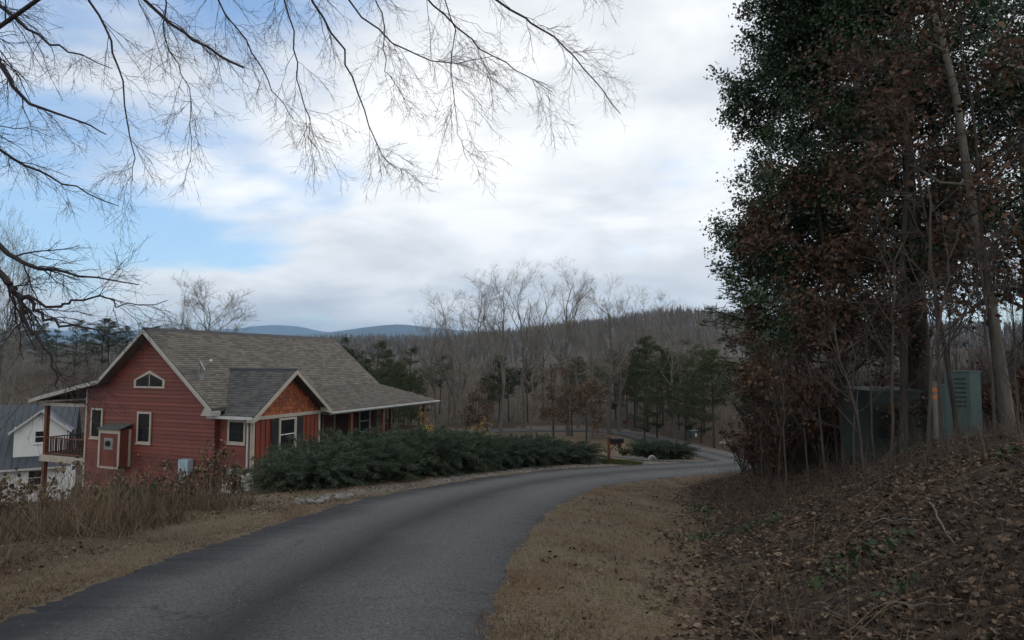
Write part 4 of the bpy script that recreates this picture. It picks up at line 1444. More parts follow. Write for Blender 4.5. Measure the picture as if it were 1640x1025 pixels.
# hedge centres follow the road
arc = np.concatenate([[0], np.cumsum(np.linalg.norm(np.diff(CLD, axis=0), axis=1))])
s0 = np.interp(14.2, CLD[:60 + 40, 1], arc[:100]); s1 = np.interp(26.2, CLD[:200, 1], arc[:200])
ns = 13
for i in range(ns):
    s = s0 + (s1 - s0) * i / (ns - 1)
    p = np.array([np.interp(s, arc, CLD[:, 0]), np.interp(s, arc, CLD[:, 1])])
    t = np.array([np.interp(s, arc, CLT[:, 0]), np.interp(s, arc, CLT[:, 1])])
    off = np.interp(i, [0, 2, 5, ns - 1], [4.7, 4.4, 4.2, 3.9]) + rng.uniform(-0.2, 0.2)
    c = p + np.array([-t[1], t[0]]) * off
    pr, us = jun[i % 3]
    k = rng.uniform(0.9, 1.05) * np.interp(i, [0, 1, 2, 4, 8, 12], [0.58, 0.7, 0.84, 0.86, 0.84, 0.68])
    place(pr, us, (c[0], c[1], gz(c[0], c[1]) - 0.03), rng.uniform(0, 6.28), (max(k, 0.8) * 1.1, max(k, 0.8) * 1.1, k * rng.uniform(0.9, 1.1)))
    if 2 <= i < 9:        # a second rank towards the house
        c2 = c + np.array([-t[1], t[0]]) * 1.5 + rng.normal(0, 0.15, 2)
        pr, us = jun[(i + 1) % 3]
        place(pr, us, (c2[0], c2[1], gz(c2[0], c2[1]) - 0.03), rng.uniform(0, 6.28), (0.95, 0.95, rng.uniform(0.85, 1.0)))
for (x, y, k) in ((9.0, 41.4, 0.95), (10.5, 41.1, 0.92)):
    pr, us = jun[0]
    place(pr, us, (x, y, gz(x, y)), rng.uniform(0, 6.28), (k * 0.95, k * 0.95, k * 0.85), 'low blue green juniper standing across the driveway from the mailbox', 'junipers across the driveway')


def leafy_shrub(name, loc, h, w, nst, nleaf, leafmat, lsize, label, cat='shrub', seed=0, group=None, stemmat='twig'):
    r = np.random.default_rng(seed)
    e_ = empty(name, loc, 0, label, cat, group)
    st = MB(); fo = MB()
    th = r.uniform(0, 6.28, nst); sp = r.uniform(0, 1, nst) ** 0.7
    q = np.linspace(0, 1, 6)
    P = np.zeros((nst, 6, 3))
    hh = h * r.uniform(0.6, 1.05, nst)
    P[:, :, 0] = (np.cos(th) * sp * w)[:, None] * q ** 1.2; P[:, :, 1] = (np.sin(th) * sp * w)[:, None] * q ** 1.2
    P[:, :, 2] = hh[:, None] * q
    P += np.cumsum(r.normal(0, 0.03 * h, P.shape), 1) * q[None, :, None]
    P[:, 0, 2] = -0.05
    st.tubes(P, np.maximum(0.011 * h * (1 - 0.8 * q), 0.0035)[None] * np.ones((nst, 1)), 4)
    T2, R2 = grow(P, np.full((nst, 6), 0.008 * h), 6, 0.3, 1, (25, 60), (0.15 * h, 0.35 * h), 4, r, up=0.1, rmin=0.0035)
    st.tubes(T2, R2, 3)
    if nleaf:
        i = r.integers(0, len(T2), nleaf)
        f = r.uniform(0.2, 1, nleaf)[:, None]
        C = T2[i, 0] * (1 - f) + T2[i, -1] * f + r.normal(0, 0.02 * h, (nleaf, 3))
        dv = r.normal(size=(nleaf, 3)); dv /= np.linalg.norm(dv, axis=1, keepdims=True)
        Dn = dv * (lsize * r.uniform(0.7, 1.3, nleaf))[:, None]
        Wv = np.cross(Dn, r.normal(size=Dn.shape)); Wv /= np.linalg.norm(Wv, axis=1, keepdims=True) + 1e-9
        fo.quads(C, Dn, Wv * lsize * 0.33)
        fo.build('foliage', leafmat, e_)
    st.build('stem', stemmat, e_)
    return e_


# forsythia showing behind the hedge
for px, Y, k in ((691, 33, 1.0), (775, 36, 0.9)):
    X = (px - 820) / 1000 * Y
    zt = EYE + (581 - 672) / 1000 * Y
    zg = gz(X, Y)
    leafy_shrub('forsythia', (X, Y, zg), zt - zg, 0.55 * k, 16, 900, 'yellow_flower', 0.06, 'yellow flowering shrub showing above the juniper hedge', 'shrub', int(px), 'yellow shrubs behind the hedge')
leafy_shrub('low_shrub', (7.3, 41.6, gz(7.3, 41.6)), 0.55, 0.7, 30, 1500, 'moss', 0.06, 'low olive green shrub between the driveway and the round juniper', 'shrub', 5)

# ------------------------------------------------------------------ mailbox and roadside bits
def mailbox(loc, rz, label, k=1.0, name='mailbox'):
    e_ = empty(name, loc, rz, label, 'mailbox')
    MB().box(-0.05 * k, 0.05 * k, -0.05 * k, 0.05 * k, -0.3, 1.18 * k).build('post', 'wood_stain', e_)
    m = MB(); m.prism([(-0.05, 1.18), (0.05, 1.18), (0.0, 1.27)], 'x', -0.05 * k, 0.05 * k); m.build('post_cap', 'copper_cap', e_)
    MB().box(0.05, 0.62 * k, -0.045, 0.045, 0.82 * k, 0.9 * k).build('arm', 'wood_stain', e_)
    MB().bar((0.05, 0, 0.58 * k), (0.36 * k, 0, 0.82 * k), 0.05, 0.05).build('brace', 'wood_stain', e_)
    pr_ = [(-0.11, 0.905), (0.11, 0.905), (0.11, 1.03)] + [(0.11 * math.cos(q), 1.03 + 0.11 * math.sin(q)) for q in np.linspace(0, np.pi, 9)[1:-1]] + [(-0.11, 1.03)]
    pr_ = [(a * k * 1.1, (b - 0.9) * k * 1.1 + 0.905 * k) for a, b in pr_]
    MB().prism(pr_, 'x', 0.1, 0.68 * k).build('box', 'black_metal', e_)
    MB().prism([(a * 1.04, b) for a, b in pr_], 'x', 0.682 * k, 0.70 * k).build('door', 'black_metal', e_)
    f_ = MB(); f_.box(0.35, 0.37, 0.13, 0.14, 1.0 * k, 1.22 * k); f_.box(0.37, 0.46, 0.13, 0.14, 1.15 * k, 1.22 * k)
    f_.build('flag', 'red_flag', e_)
    MB().box(0.45, 0.6, -0.05, 0.05, 0.68 * k, 0.815 * k).build('paper_holder', 'wood_dark', e_)
    return e_


mp_ = on_ground(975, 741)
mailbox((mp_[0], mp_[1], mp_[2]), 0.15, 'black mailbox on wooden post at the end of the juniper hedge')
fp = on_ground(1004, 688.5)
mailbox((fp[0], fp[1], fp[2]), 2.0, 'small dark mailbox on post beside the far bend of the road', 0.85)


def blob(seed, n=1):
    r = np.random.default_rng(seed)
    V, F = [], []
    lat, lon = 5, 8
    for i in range(lat + 1):
        for j in range(lon):
            a = np.pi * i / lat; b = 2 * np.pi * j / lon
            k = 1 + r.normal(0, 0.13)
            V.append((math.sin(a) * math.cos(b) * k, math.sin(a) * math.sin(b) * k * 0.8, math.cos(a) * 0.6 * k))
    for i in range(lat):
        for j in range(lon):
            F.append((i * lon + j, i * lon + (j + 1) % lon, (i + 1) * lon + (j + 1) % lon, (i + 1) * lon + j))
    return MB().add(V, F, r.random()).mesh('stone', 'stone')


stones = [blob(400 + i) for i in range(4)]


def stone(px, py, size, label, group=None):
    p = on_ground(px, py)
    o = link('stone', stones[int(rng.integers(4))])
    o.location = (p[0], p[1], p[2] + size * 0.25)
    o.rotation_euler = (0, 0, rng.uniform(0, 6.28))
    o.scale = (size, size, size)
    return tag(o, label, 'stone', group)


for px, py, s in ((478, 808, 0.13), (520, 803, 0.12), (512, 806, 0.1), (545, 800, 0.13), (560, 797, 0.1), (497, 806, 0.09), (690, 762, 0.17), (710, 757, 0.12), (752, 752, 0.2), (811, 747, 0.16), (873, 743, 0.22), (887, 742, 0.2)):
    stone(px, py, s, 'pale stone edging the gravel strip below the juniper hedge', 'stones along the hedge')
for px in (938, 946):
    stone(px, 741, 0.3, 'flat pale rock lying near the mailbox post', 'rocks by the mailbox')
for px, py in ((1158, 712), (1164, 708)):
    stone(px, py, 0.32, 'pale rock at the foot of the leafy slope past the bend', 'rocks past the bend')
# round stone culvert end in front of the juniper
cp = on_ground(1045, 737)
cm_ = MB()
ri, ro = 0.13, 0.24
tt_ = np.linspace(0, np.pi, 13)
for qa, qb in zip(tt_[:-1], tt_[1:]):
    cm_.prism([(ro * math.cos(qa), ro * 1.2 * math.sin(qa)), (ro * math.cos(qb), ro * 1.2 * math.sin(qb)), (ri * math.cos(qb), ri * 1.2 * math.sin(qb)), (ri * math.cos(qa), ri * 1.2 * math.sin(qa))], 'y', -0.12, 0.12)
co = cm_.build('culvert_arch', 'stone')
co.location = (cp[0], cp[1], cp[2] - 0.03)
tag(co, 'small pale arched culvert end at the foot of the juniper', 'culvert')
# utility pedestal far up the slope
up_ = on_ground(1110, 700)
ue = empty('utility_pedestal', (up_[0], up_[1], up_[2]), 0.3, 'small green utility pedestal on the leaf covered slope past the bend', 'utility box')
MB().box(-0.32, 0.32, -0.25, 0.25, -0.1, 0.55).build('cabinet', 'cabinet_green', ue)
MB().slab([(-0.35, -0.28, 0.6), (0.35, -0.28, 0.6), (0.35, 0.28, 0.66), (-0.35, 0.28, 0.66)], 0.05).build('lid', 'cabinet_green', ue)
MB().box(0.05, 0.28, -0.262, -0.25, 0.05, 0.4).build('label_plate', 'white_paint', ue)

# electrical cabinets on the bank
cb = at(1545, 690, 11.0)
cb[2] = gz(cb[0], cb[1])
tall = empty('utility_cabinet', (cb[0], cb[1], cb[2]), 0.55, 'tall teal green utility cabinet with louvred side on the leafy bank', 'utility box')
hC = EYE + (581 - 596) / 1000 * cb[1] - cb[2]
print('cabinet', cb, hC)
wC = 0.036 * cb[1]
MB().box(-wC / 2, wC / 2, -wC / 2, wC / 2, -0.15, hC).build('cabinet', 'cabinet_green', tall)
MB().box(-wC / 2 - 0.015, wC / 2 + 0.015, -wC / 2 - 0.015, wC / 2 + 0.015, hC, hC + 0.03).build('lid', 'cabinet_green', tall)
for q in np.linspace(hC * 0.55, hC * 0.92, 7):
    MB().add([(-wC / 2, -wC * 0.35, q), (-wC / 2, wC * 0.1, q), (-wC / 2 - 0.015, wC * 0.1, q - 0.02), (-wC / 2 - 0.015, -wC * 0.35, q - 0.02)], [(0, 1, 2, 3)]).build('louver', 'cabinet_dark', tall)
MB().box(wC / 2, wC / 2 + 0.008, -wC * 0.42, wC * 0.42, 0.05, hC - 0.05).build('door', 'cabinet_green', tall)
cb2 = at(1511, 692, cb[1] + 0.25)
slim = empty('utility_pedestal', (cb2[0], cb2[1], gz(cb2[0], cb2[1])), 0.5, 'slim green pedestal standing against the tall teal cabinet', 'utility box')
MB().box(-0.11, 0.11, -0.11, 0.11, -0.15, hC * 0.86).build('cabinet', 'cabinet_green', slim)
MB().box(-0.125, 0.125, -0.125, 0.125, hC * 0.86, hC * 0.88).build('lid', 'cabinet_green', slim)
mk = at(1500, 695, cb[1] - 0.3)
mke = empty('marker_post', (mk[0], mk[1], gz(mk[0], mk[1])), 0, 'pale marker post with orange bands beside the teal cabinet', 'marker post')
m_ = MB(); m_.tubes(np.array([(0, 0, -0.15), (0, 0, 0.6), (0, 0, hC * 0.86)]), np.array([0.035] * 3), 8); m_.build('post', 'bark_pale', mke, True)
for q in (0.62, 0.72):
    m_ = MB(); m_.tubes(np.array([(0, 0, hC * q), (0, 0, hC * q + 0.06)]), np.array([0.037] * 2), 8); m_.build('band', 'orange_band', mke, True)
db = at(1430, 704, 12.6)
db[2] = gz(db[0], db[1])
dke = empty('transformer', (db[0], db[1] + 0.4, db[2]), 0.25, 'dark box shaped transformer half hidden behind saplings on the bank', 'transformer')
wD = 0.1 * db[1]; hD = max(0.6, EYE + (581 - 628) / 1000 * db[1] - db[2])
print('transformer', db, hD)
MB().box(-wD / 2, wD / 2, -0.4, 0.4, -0.1, hD).build('tank', 'cabinet_dark', dke)
MB().slab([(-wD / 2 - 0.03, -0.44, hD + 0.04), (wD / 2 + 0.03, -0.44, hD + 0.04), (wD / 2 + 0.03, 0.42, hD + 0.09), (-wD / 2 - 0.03, 0.42, hD + 0.09)], 0.05).build('lid', 'cabinet_dark', dke)
MB().box(-wD / 2 - 0.008, -wD / 2, -0.36, 0.36, 0.02, hD - 0.03).build('side_panel', 'cabinet_dark', dke)


# ------------------------------------------------------------------ trees on the right bank
def leaf_cloud(C, n, r, spread, size, fold=0.33):
    i = r.integers(0, len(C), n)
    P = C[i] + r.normal(0, spread, (n, 3))
    dv = r.normal(size=(n, 3)); dv[:, 2] -= 0.35
    dv /= np.linalg.norm(dv, axis=1, keepdims=True)
    Dn = dv * (size * r.uniform(0.65, 1.3, n))[:, None]
    Wv = np.cross(Dn, r.normal(size=Dn.shape)); Wv /= np.linalg.norm(Wv, axis=1, keepdims=True) + 1e-9
    return P, Dn, Wv * size * fold * r.uniform(0.6, 1.25, n)[:, None]


def leafy_tree(name, loc, seed, H, r0, crown0, limbs, lmb, ang, nleaf, leafmat, lsize, label, spread=0.16, lean=(0, 0), trunkmat='bark_dark', up=0.05, rmin=0.006, group=None, n2=9, n3=5, cone=0.45):
    r = np.random.default_rng(seed)
    e_ = empty(name, loc, 0, label, 'tree', group)
    n = 12
    s = np.linspace(0, 1, n)
    T = np.zeros((1, n, 3)); T[0, :, 2] = s * H - 0.3 * (s == 0)
    T[0, :, 0] = lean[0] * s ** 1.2; T[0, :, 1] = lean[1] * s ** 1.2
    T[0, :, :2] += np.cumsum(r.normal(0, 0.008 * H, (n, 2)), 0) * s[:, None]
    RT = (r0 * (1 - 0.9 * s) + 0.01)[None]; RT[0, 0] *= 1.4
    tr = MB(); cr = MB()
    tr.tubes(T, RT, 10)
    L1, R1 = grow(T, RT, limbs, crown0, 0.98, ang, (lmb[0], lmb[1]), 8, r, up=up, wob=0.08, rr=0.45, taper_len=cone, rmin=rmin)
    tr.tubes(L1, R1, 6)
    L2, R2 = grow(L1, R1, n2, 0.2, 1, (25, 60), (0.25 * lmb[0], 0.42 * lmb[1]), 5, r, up=0.0, wob=0.12, rr=0.55, rmin=rmin)
    cr.tubes(L2, R2, 4)
    L3, R3 = grow(L2, R2, n3, 0.2, 1, (25, 65), (0.1 * lmb[0], 0.2 * lmb[1]), 4, r, up=-0.05, wob=0.12, rr=0.6, rmin=rmin * 0.7)
    cr.tubes(L3, R3, 3)
    tr.build('trunk', trunkmat, e_, True)
    tw = cr.build('crown', 'twig', e_)
    if nleaf:
        C = np.concatenate([L3[:, 1:].reshape(-1, 3), L2[:, 2:].reshape(-1, 3)])
        lf = MB(); lf.quads(*leaf_cloud(C, nleaf, r, spread, lsize))
        lf.build('leaves', leafmat, tw)
    return e_


def base(px, Y):
    X = (px - 820) / 1000 * Y
    return (X, Y, gz(X, Y) - 0.05)


leafy_tree('evergreen_tree', base(1462, 14.5), 501, 13.5, 0.15, 0.26, 56, (2.6, 5.2), (60, 95), 110000, 'leaf_green', 0.085, 'tall dark evergreen tree behind the brown leaved oaks', 0.1)
leafy_tree('evergreen_tree', base(1350, 14.8), 502, 12.5, 0.09, 0.24, 60, (2.6, 4.8), (65, 100), 120000, 'leaf_green', 0.085, 'bushy dark evergreen on the road edge of the grove', 0.09, cone=0.72)
leafy_tree('evergreen_tree', base(1650, 17.0), 503, 14, 0.2, 0.2, 36, (2.4, 4.6), (60, 95), 45000, 'leaf_green', 0.09, 'sparse dark evergreen deep in the grove behind the grey trunk', 0.2)
leafy_tree('oak_tree', base(1350, 13.2), 504, 6.6, 0.08, 0.12, 30, (1.5, 2.7), (55, 95), 12000, 'leaf_brown', 0.10, 'young oak holding dense brown leaves at the road edge of the grove', 0.07, (-0.7, 0))
leafy_tree('oak_tree', base(1265, 17.5), 505, 4.6, 0.05, 0.1, 26, (1.0, 1.9), (60, 105), 8000, 'leaf_brown', 0.10, 'small oak with brown leaves drooping over the road bend', 0.07, (-0.8, 0))
leafy_tree('oak_tree', base(1440, 11.5), 506, 8.0, 0.07, 0.2, 26, (1.4, 2.6), (55, 95), 5500, 'leaf_brown', 0.105, 'slender oak with scattered brown leaves before the dark transformer', 0.1, (0.3, 0))
leafy_tree('oak_tree', base(1598, 10.5), 507, 7.5, 0.035, 0.3, 22, (1.2, 2.4), (60, 95), 1400, 'leaf_brown', 0.13, 'thin oak with a few brown leaves beside the leaning grey trunk', 0.08, (-0.2, 0))
leafy_tree('bare_tree', base(1612, 11.2), 508, 14, 0.09, 0.25, 20, (1.5, 3.5), (40, 80), 0, 'leaf_brown', 0.1, 'leaning grey trunked leafless tree on the bank', 0.1, (-2.2, 0.4), 'bark_grey', 0.1)
leafy_tree('bare_tree', base(1475, 13.0), 509, 13, 0.17, 0.3, 14, (1.2, 2.6), (50, 85), 0, 'leaf_brown', 0.1, 'thick dark trunked leafless tree behind the transformer', 0.1, (0.2, 0.2), 'bark_dark', 0.1)
leafy_tree('bare_tree', base(1528, 10.7), 510, 6.5, 0.03, 0.3, 12, (0.8, 1.8), (40, 75), 0, 'leaf_brown', 0.1, 'reddish sapling leaning in front of the teal cabinet', 0.1, (-0.9, 0.1), 'bark_dark', 0.1)
tp, cp_ = pine(520, 9, 0.1, 0.2, 0.16, 60)
p_ = proto('pine_tree', tp, cp_, 'bark_dark', 'needle_pine', 'young pine poking out of the grove over the road bend', 'tree')
b_ = base(1215, 22)
place(p_, [False], (b_[0], b_[1], b_[2]), 1.0, 1.0)
# bare trees filling the grove further back
grove = []
for i in range(2):
    t_, c_ = bare_tree(560 + i, 20, 0.16, 0.04, 13, ((20, 45), (25, 60))[i], 0.2, 0.012, 0.9)
    grove.append((proto('bare_tree', t_, c_, 'bark_dark', 'twig', 'thin leafless tree in the grove up the bank', 'tree', 'thin trees in the grove'), [False]))
for i in range(46):
    Y = rng.uniform(17, 46); px = rng.uniform(1330, 1900) if Y < 30 else rng.uniform(1250, 1800)
    x, y, z = base(px, Y)
    pr, us = grove[i % 2]
    k = rng.uniform(0.35, 0.62)
    place(pr, us, (x, y, z), rng.uniform(0, 6.28), (k * 0.5, k * 0.5, k), 'thin leafless tree in the grove up the bank', 'thin trees in the grove')
# young beeches holding pale brown leaves below the tall trees
for i, (px, Y, H) in enumerate(((886, 58, 5.6), (915, 61, 7.0), (938, 56, 4.2), (1003, 74, 6.0), (765, 60, 3.4))):
    x, y, z = base(px, Y)
    leafy_tree('beech_tree', (x, y, z), 530 + i, H + 1.0, 0.07, 0.22, 22, (1.2, 2.6), (60, 95), 1700, 'leaf_beech', 0.2, 'small beech holding brown leaves below the tall trees by the far bend', 0.15, rmin=0.012, group='brown beeches by the far bend', n2=6, n3=3)
# dark brush under the grove (one mass) and leafy shrubs along its edge
mb = MB()
r = np.random.default_rng(88)
n_ = 1500
Yb = r.uniform(15, 46, n_); Xb = (r.uniform(1190, 1800, n_) - 820) / 1000 * Yb
db_, _, _ = road_frame(Xb, Yb)
ok_ = db_ > 6.5
Xb, Yb = Xb[ok_], Yb[ok_]
n_ = len(Xb)
k_ = 14
C = np.repeat(np.stack([Xb, Yb, ground_h(Xb, Yb)], 1), k_, 0) + r.normal(0, 0.3, (n_ * k_, 3)) * np.array([1, 1, 0.1])
q = np.linspace(0, 1, 4)
D = np.stack([r.normal(0, 0.35, n_ * k_), r.normal(0, 0.35, n_ * k_), np.ones(n_ * k_)], 1) * r.uniform(0.5, 2.6, n_ * k_)[:, None]
Q = C[:, None] + D[:, None] * q[None, :, None] + np.cumsum(r.normal(0, 0.05, (n_ * k_, 4, 3)), 1) * q[None, :, None]
mb.tubes(Q, np.maximum(0.011 * (1 - 0.7 * q), 0.003)[None] * np.ones((n_ * k_, 1)), 3)
tag(mb.build('grove_brush', 'twig'), 'dark leafless brush filling the floor of the grove', 'undergrowth', kind='stuff')
for i, (px, Y, h) in enumerate(((1185, 21, 1.8), (1205, 18, 1.5), (1230, 16.5, 2.0), (1255, 15, 1.3), (1285, 16, 2.2), (1310, 14.5, 1.6), (1340, 16, 2.2), (1375, 14.8, 1.4), (1405, 16, 2.0), (1225, 20, 2.6), (1450, 15.5, 1.8), (1600, 14, 2.0), (1640, 12.5, 1.6))):
    x, y, z = base(px, Y)
    leafy_shrub('brown_shrub', (x, y, z), h, h * 0.5, 12, 900, 'leaf_brown', 0.085, 'russet leaved shrub filling the foot of the grove', 'shrub', 800 + i, 'russet shrubs in the grove')
for i, (px, Y, h) in enumerate(((1212, 19, 3.4), (1245, 17.5, 2.6))):
    x, y, z = base(px, Y)
    leafy_shrub('holly_shrub', (x, y, z), h, h * 0.3, 14, 3500, 'leaf_green', 0.07, 'upright dark green holly among the russet leaves at the road bend', 'shrub', 830 + i, 'hollies at the bend')
# saplings on the bank
sap = []
for i in range(3):
    t_, c_ = bare_tree(600 + i, 3.2, 0.013, 0.06, 8, (25, 55), 0.3, 0.0035, 0.7)
    sap.append((proto('sapling', t_, c_, 'twig', 'twig', 'thin leafless sapling growing on the leafy bank', 'sapling', 'saplings on the bank'), [False]))
for px, Y in ((1195, 19), (1215, 16), (1240, 14), (1262, 17), (1290, 13), (1318, 12), (1335, 14), (1362, 10.5), (1395, 11.5), (1418, 9.5), (1445, 10.5), (1478, 9), (1500, 9.6), (1585, 9), (1625, 8), (1380, 8.4), (1250, 11.5), (1600, 12)):
    x, y, z = base(px, Y)
    pr, us = sap[int(rng.integers(3))]
    k = rng.uniform(0.55, 1.3)
    place(pr, us, (x, y, z), rng.uniform(0, 6.28), (k, k, k))


# ------------------------------------------------------------------ the tree overhead (trunk outside the frame on the left)
def over_tree():
    r = np.random.default_rng(900)
    tx, ty = -7.4, 6.6
    zg = gz(tx, ty)
    e_ = empty('birch_tree', (0, 0, 0), 0, 'leafless tree with fine drooping branches hanging over the road', 'tree')
    tr = MB(); cr = MB()
    trunk = np.array([(tx, ty, zg - 0.3), (tx + 0.05, ty, zg + 1.2), (tx + 0.1, ty - 0.05, 2.4), (tx + 0.3, ty, 4.2), (tx + 0.7, ty, 6.0), (tx + 1.0, ty + 0.1, 8.0), (tx + 1.2, ty + 0.1, 10)])
    tr.tubes(catmull(trunk, 4), np.interp(np.linspace(0, 1, 25), [0, 1], [0.2, 0.05]), 10)
    limbs = []

    def limb(pts, r0, r1):
        p = catmull(np.array(pts, float), 5)
        q = np.linspace(0, 1, 16)
        t = np.linspace(0, 1, len(p))
        P = np.stack([np.interp(q, t, p[:, i]) for i in range(3)], 1)
        P[1:-1] += r.normal(0, 0.015, (14, 3))
        limbs.append((P, r0 + (r1 - r0) * q))

    A = lambda px, py, y: tuple(at(px, py, y))
    # boughs above the frame, then what hangs from them
    limb([(tx + 0.5, ty, 5.0), (-5.2, 6.6, 5.9), (-3.0, 6.7, 6.4), (-0.8, 6.9, 6.5), (1.0, 7.1, 6.2)], 0.07, 0.018)
    limb([(tx + 0.6, ty, 5.4), (-5.2, 5.6, 6.3), (-3.0, 5.2, 6.8), (-1.2, 5.4, 6.8)], 0.06, 0.015)
    limb([(tx + 0.3, ty, 4.2), (-5.9, 6.4, 4.9), A(150, -45, 6.3), A(244, 15, 6.3), A(293, 52, 6.3), A(341, 82, 6.3), A(390, 108, 6.3)], 0.03, 0.014)
    limb([A(120, -60, 6.4), A(146, 0, 6.4), A(177, 64, 6.4), A(195, 134, 6.4), A(210, 226, 6.4), A(212, 290, 6.4)], 0.02, 0.004)
    limb([A(470, -70, 6.7), A(500, 0, 6.7), A(549, 79, 6.7), A(570, 146, 6.7), A(604, 232, 6.7), A(640, 275, 6.7)], 0.02, 0.004)
    limb([A(440, -60, 6.2), A(457, 0, 6.2), A(472, 90, 6.2), A(488, 177, 6.2), A(505, 235, 6.2)], 0.014, 0.004)
    limb([A(700, -60, 7.0), A(793, 0, 7.0), A(854, 34, 7.0), A(902, 73, 7.0), A(951, 128, 7.0), A(994, 183, 7.0)], 0.02, 0.005)
    limb([A(680, -50, 6.8), A(722, 20, 6.8), A(728, 100, 6.8), A(730, 200, 6.8), A(750, 258, 6.8)], 0.01, 0.003)
    limb([A(640, -60, 6.8), A(690, 0, 6.8), A(760, 70, 6.8), A(830, 115, 6.8), A(885, 148, 6.8)], 0.016, 0.004)
    limb([A(520, -60, 6.6), A(560, 0, 6.6), A(640, 75, 6.6), A(720, 100, 6.6), A(790, 90, 6.6)], 0.016, 0.004)
    limb([A(330, -60, 6.6), A(350, 0, 6.6), A(400, 75, 6.6), A(440, 150, 6.6), A(470, 190, 6.6)], 0.015, 0.004)
    limb([A(250, -50, 6.0), A(262, 0, 6.0), A(268, 70, 6.0), A(300, 150, 6.0), A(305, 260, 6.0)], 0.012, 0.003)
    limb([A(580, -60, 7.2), A(610, 20, 7.2), A(620, 110, 7.2), A(655, 170, 7.2)], 0.012, 0.003)
    # from the left edge
    limb([(tx + 0.1, ty, 3.6), A(-60, 40, 6.2), A(0, 104, 6.2), A(30, 150, 6.2), A(67, 174, 6.2), A(134, 195, 6.2), A(170, 215, 6.2)], 0.04, 0.006)
    limb([(tx + 0.1, ty, 3.9), A(-60, -20, 6.4), A(0, 10, 6.4), A(60, 60, 6.4), A(110, 80, 6.4), A(180, 110, 6.4)], 0.035, 0.005)
    limb([(tx + 0.1, ty, 3.0), A(-60, 200, 6.5), A(0, 240, 6.5), A(60, 275, 6.5), A(120, 300, 6.5), A(190, 330, 6.5)], 0.03, 0.005)
    limb([(tx + 0.1, ty, 2.7), A(-80, 340, 5.8), A(0, 395, 5.8), A(29, 417, 5.8), A(73, 433, 5.8), A(99, 433, 5.8), A(152, 446, 5.8), A(222, 456, 5.8)], 0.04, 0.006)
    limb([(tx + 0.1, ty, 2.4), A(-70, 380, 5.6), A(0, 440, 5.6), A(18, 460, 5.6), A(35, 477, 5.6)], 0.045, 0.03)
    limb([A(35, 477, 5.6), A(33, 497, 5.6), A(44, 526, 5.6), A(70, 558, 5.6), A(88, 600, 5.6), A(92, 622, 5.6)], 0.028, 0.006)
    limb([A(33, 477, 5.6), A(52, 478, 5.6), A(64, 503, 5.6), A(97, 520, 5.6), A(158, 532, 5.6), A(163, 560, 5.6)], 0.026, 0.006)
    limb([A(46, 474, 5.6), A(96, 492, 5.6), A(117, 479, 5.6), A(170, 478, 5.6), A(202, 485, 5.6), A(268, 481, 5.6)], 0.018, 0.004)
    P = np.array([l[0] for l in limbs]); RR = np.array([l[1] for l in limbs])
    RR[2:] *= 0.8
    tr.tubes(P, RR, 7)
    # drooping side branches, twigs, twiglets
    lo = slice(len(P) - 5, None)
    C1, E1 = grow(P[lo], RR[lo], 7, 0.25, 1, (20, 60), (0.4, 1.1), 8, r, up=0.02, wob=0.06, rr=0.4, taper_len=0.4, rmin=0.003, tip=0.35)
    big = P[:-5]
    A1, B1 = grow(big, RR[:-5], 13, 0.08, 1, (18, 55), (0.25, 0.9), 8, r, up=-0.3, wob=0.06, rr=0.35, taper_len=0.4, rmin=0.0026, tip=0.35)
    A1 = np.concatenate([A1, C1]); B1 = np.minimum(np.concatenate([B1, E1]), 0.008)
    cr.tubes(A1, B1, 4)
    A2, B2 = grow(A1, B1, 7, 0.12, 1, (20, 50), (0.16, 0.5), 6, r, up=-0.12, wob=0.06, rr=0.6, taper_len=0.4, rmin=0.0018, tip=0.5)
    cr.tubes(A2, B2, 3)
    A3, B3 = grow(A2, B2, 4, 0.15, 1, (25, 65), (0.05, 0.22), 4, r, up=0.0, wob=0.08, rr=0.7, taper_len=0.3, rmin=0.0013, tip=0.6)
    cr.tubes(A3, B3, 3)
    tr.build('trunk', 'twig_over', e_, True)
    cr.build('crown', 'twig_over', e_)


over_tree()


# ------------------------------------------------------------------ ground cover
def scatter(n, x0, x1, y0, y1, cond, seed):
    r = np.random.default_rng(seed)
    y = y0 + (y1 - y0) * r.random(n) ** 1.6
    x = r.uniform(x0, x1, n)
    d, zr, yy = road_frame(x, y)
    keep = cond(x, y, d, yy) & (np.abs(x) < 0.9 * y + 1.5)
    x, y = x[keep], y[keep]
    return np.stack([x, y, ground_h(x, y)], 1), r


def leaves_on(P, r, size, mb, flat=0.45):
    n = len(P)
    th = r.uniform(0, 6.28, n)
    dv = np.stack([np.cos(th), np.sin(th), r.normal(0, flat, n)], 1)
    up = np.stack([r.normal(0, flat, n), r.normal(0, flat, n), np.ones(n)], 1)
    W = np.cross(dv, up); W /= np.linalg.norm(W, axis=1, keepdims=True)
    dv /= np.linalg.norm(dv, axis=1, keepdims=True)
    sz = size * r.uniform(0.6, 1.35, n)
    P = P + np.array([0, 0, 1.0]) * (0.01 + 0.03 * r.random(n))[:, None] - dv * sz[:, None] * 0.5
    # lobed leaf: two quads folded along the midrib
    L_ = dv * sz[:, None]; Wv = W * (sz * 0.38)[:, None]; Z = np.array([0, 0, 1.0])[None] * (sz * r.uniform(0.0, 0.28, n))[:, None]
    v = np.stack([P, P + L_ * 0.35 - Wv + Z, P + L_ * 0.7 - Wv * 0.7 + Z, P + L_, P + L_ * 0.7 + Wv * 0.7 + Z, P + L_ * 0.35 + Wv + Z], 1).reshape(-1, 3)
    i = np.arange(n)[:, None] * 6
    F = np.concatenate([i + np.array([[0, 1, 2, 3]]), i + np.array([[0, 3, 4, 5]])])
    mb.add(v, F, np.repeat(r.random(n), 6))


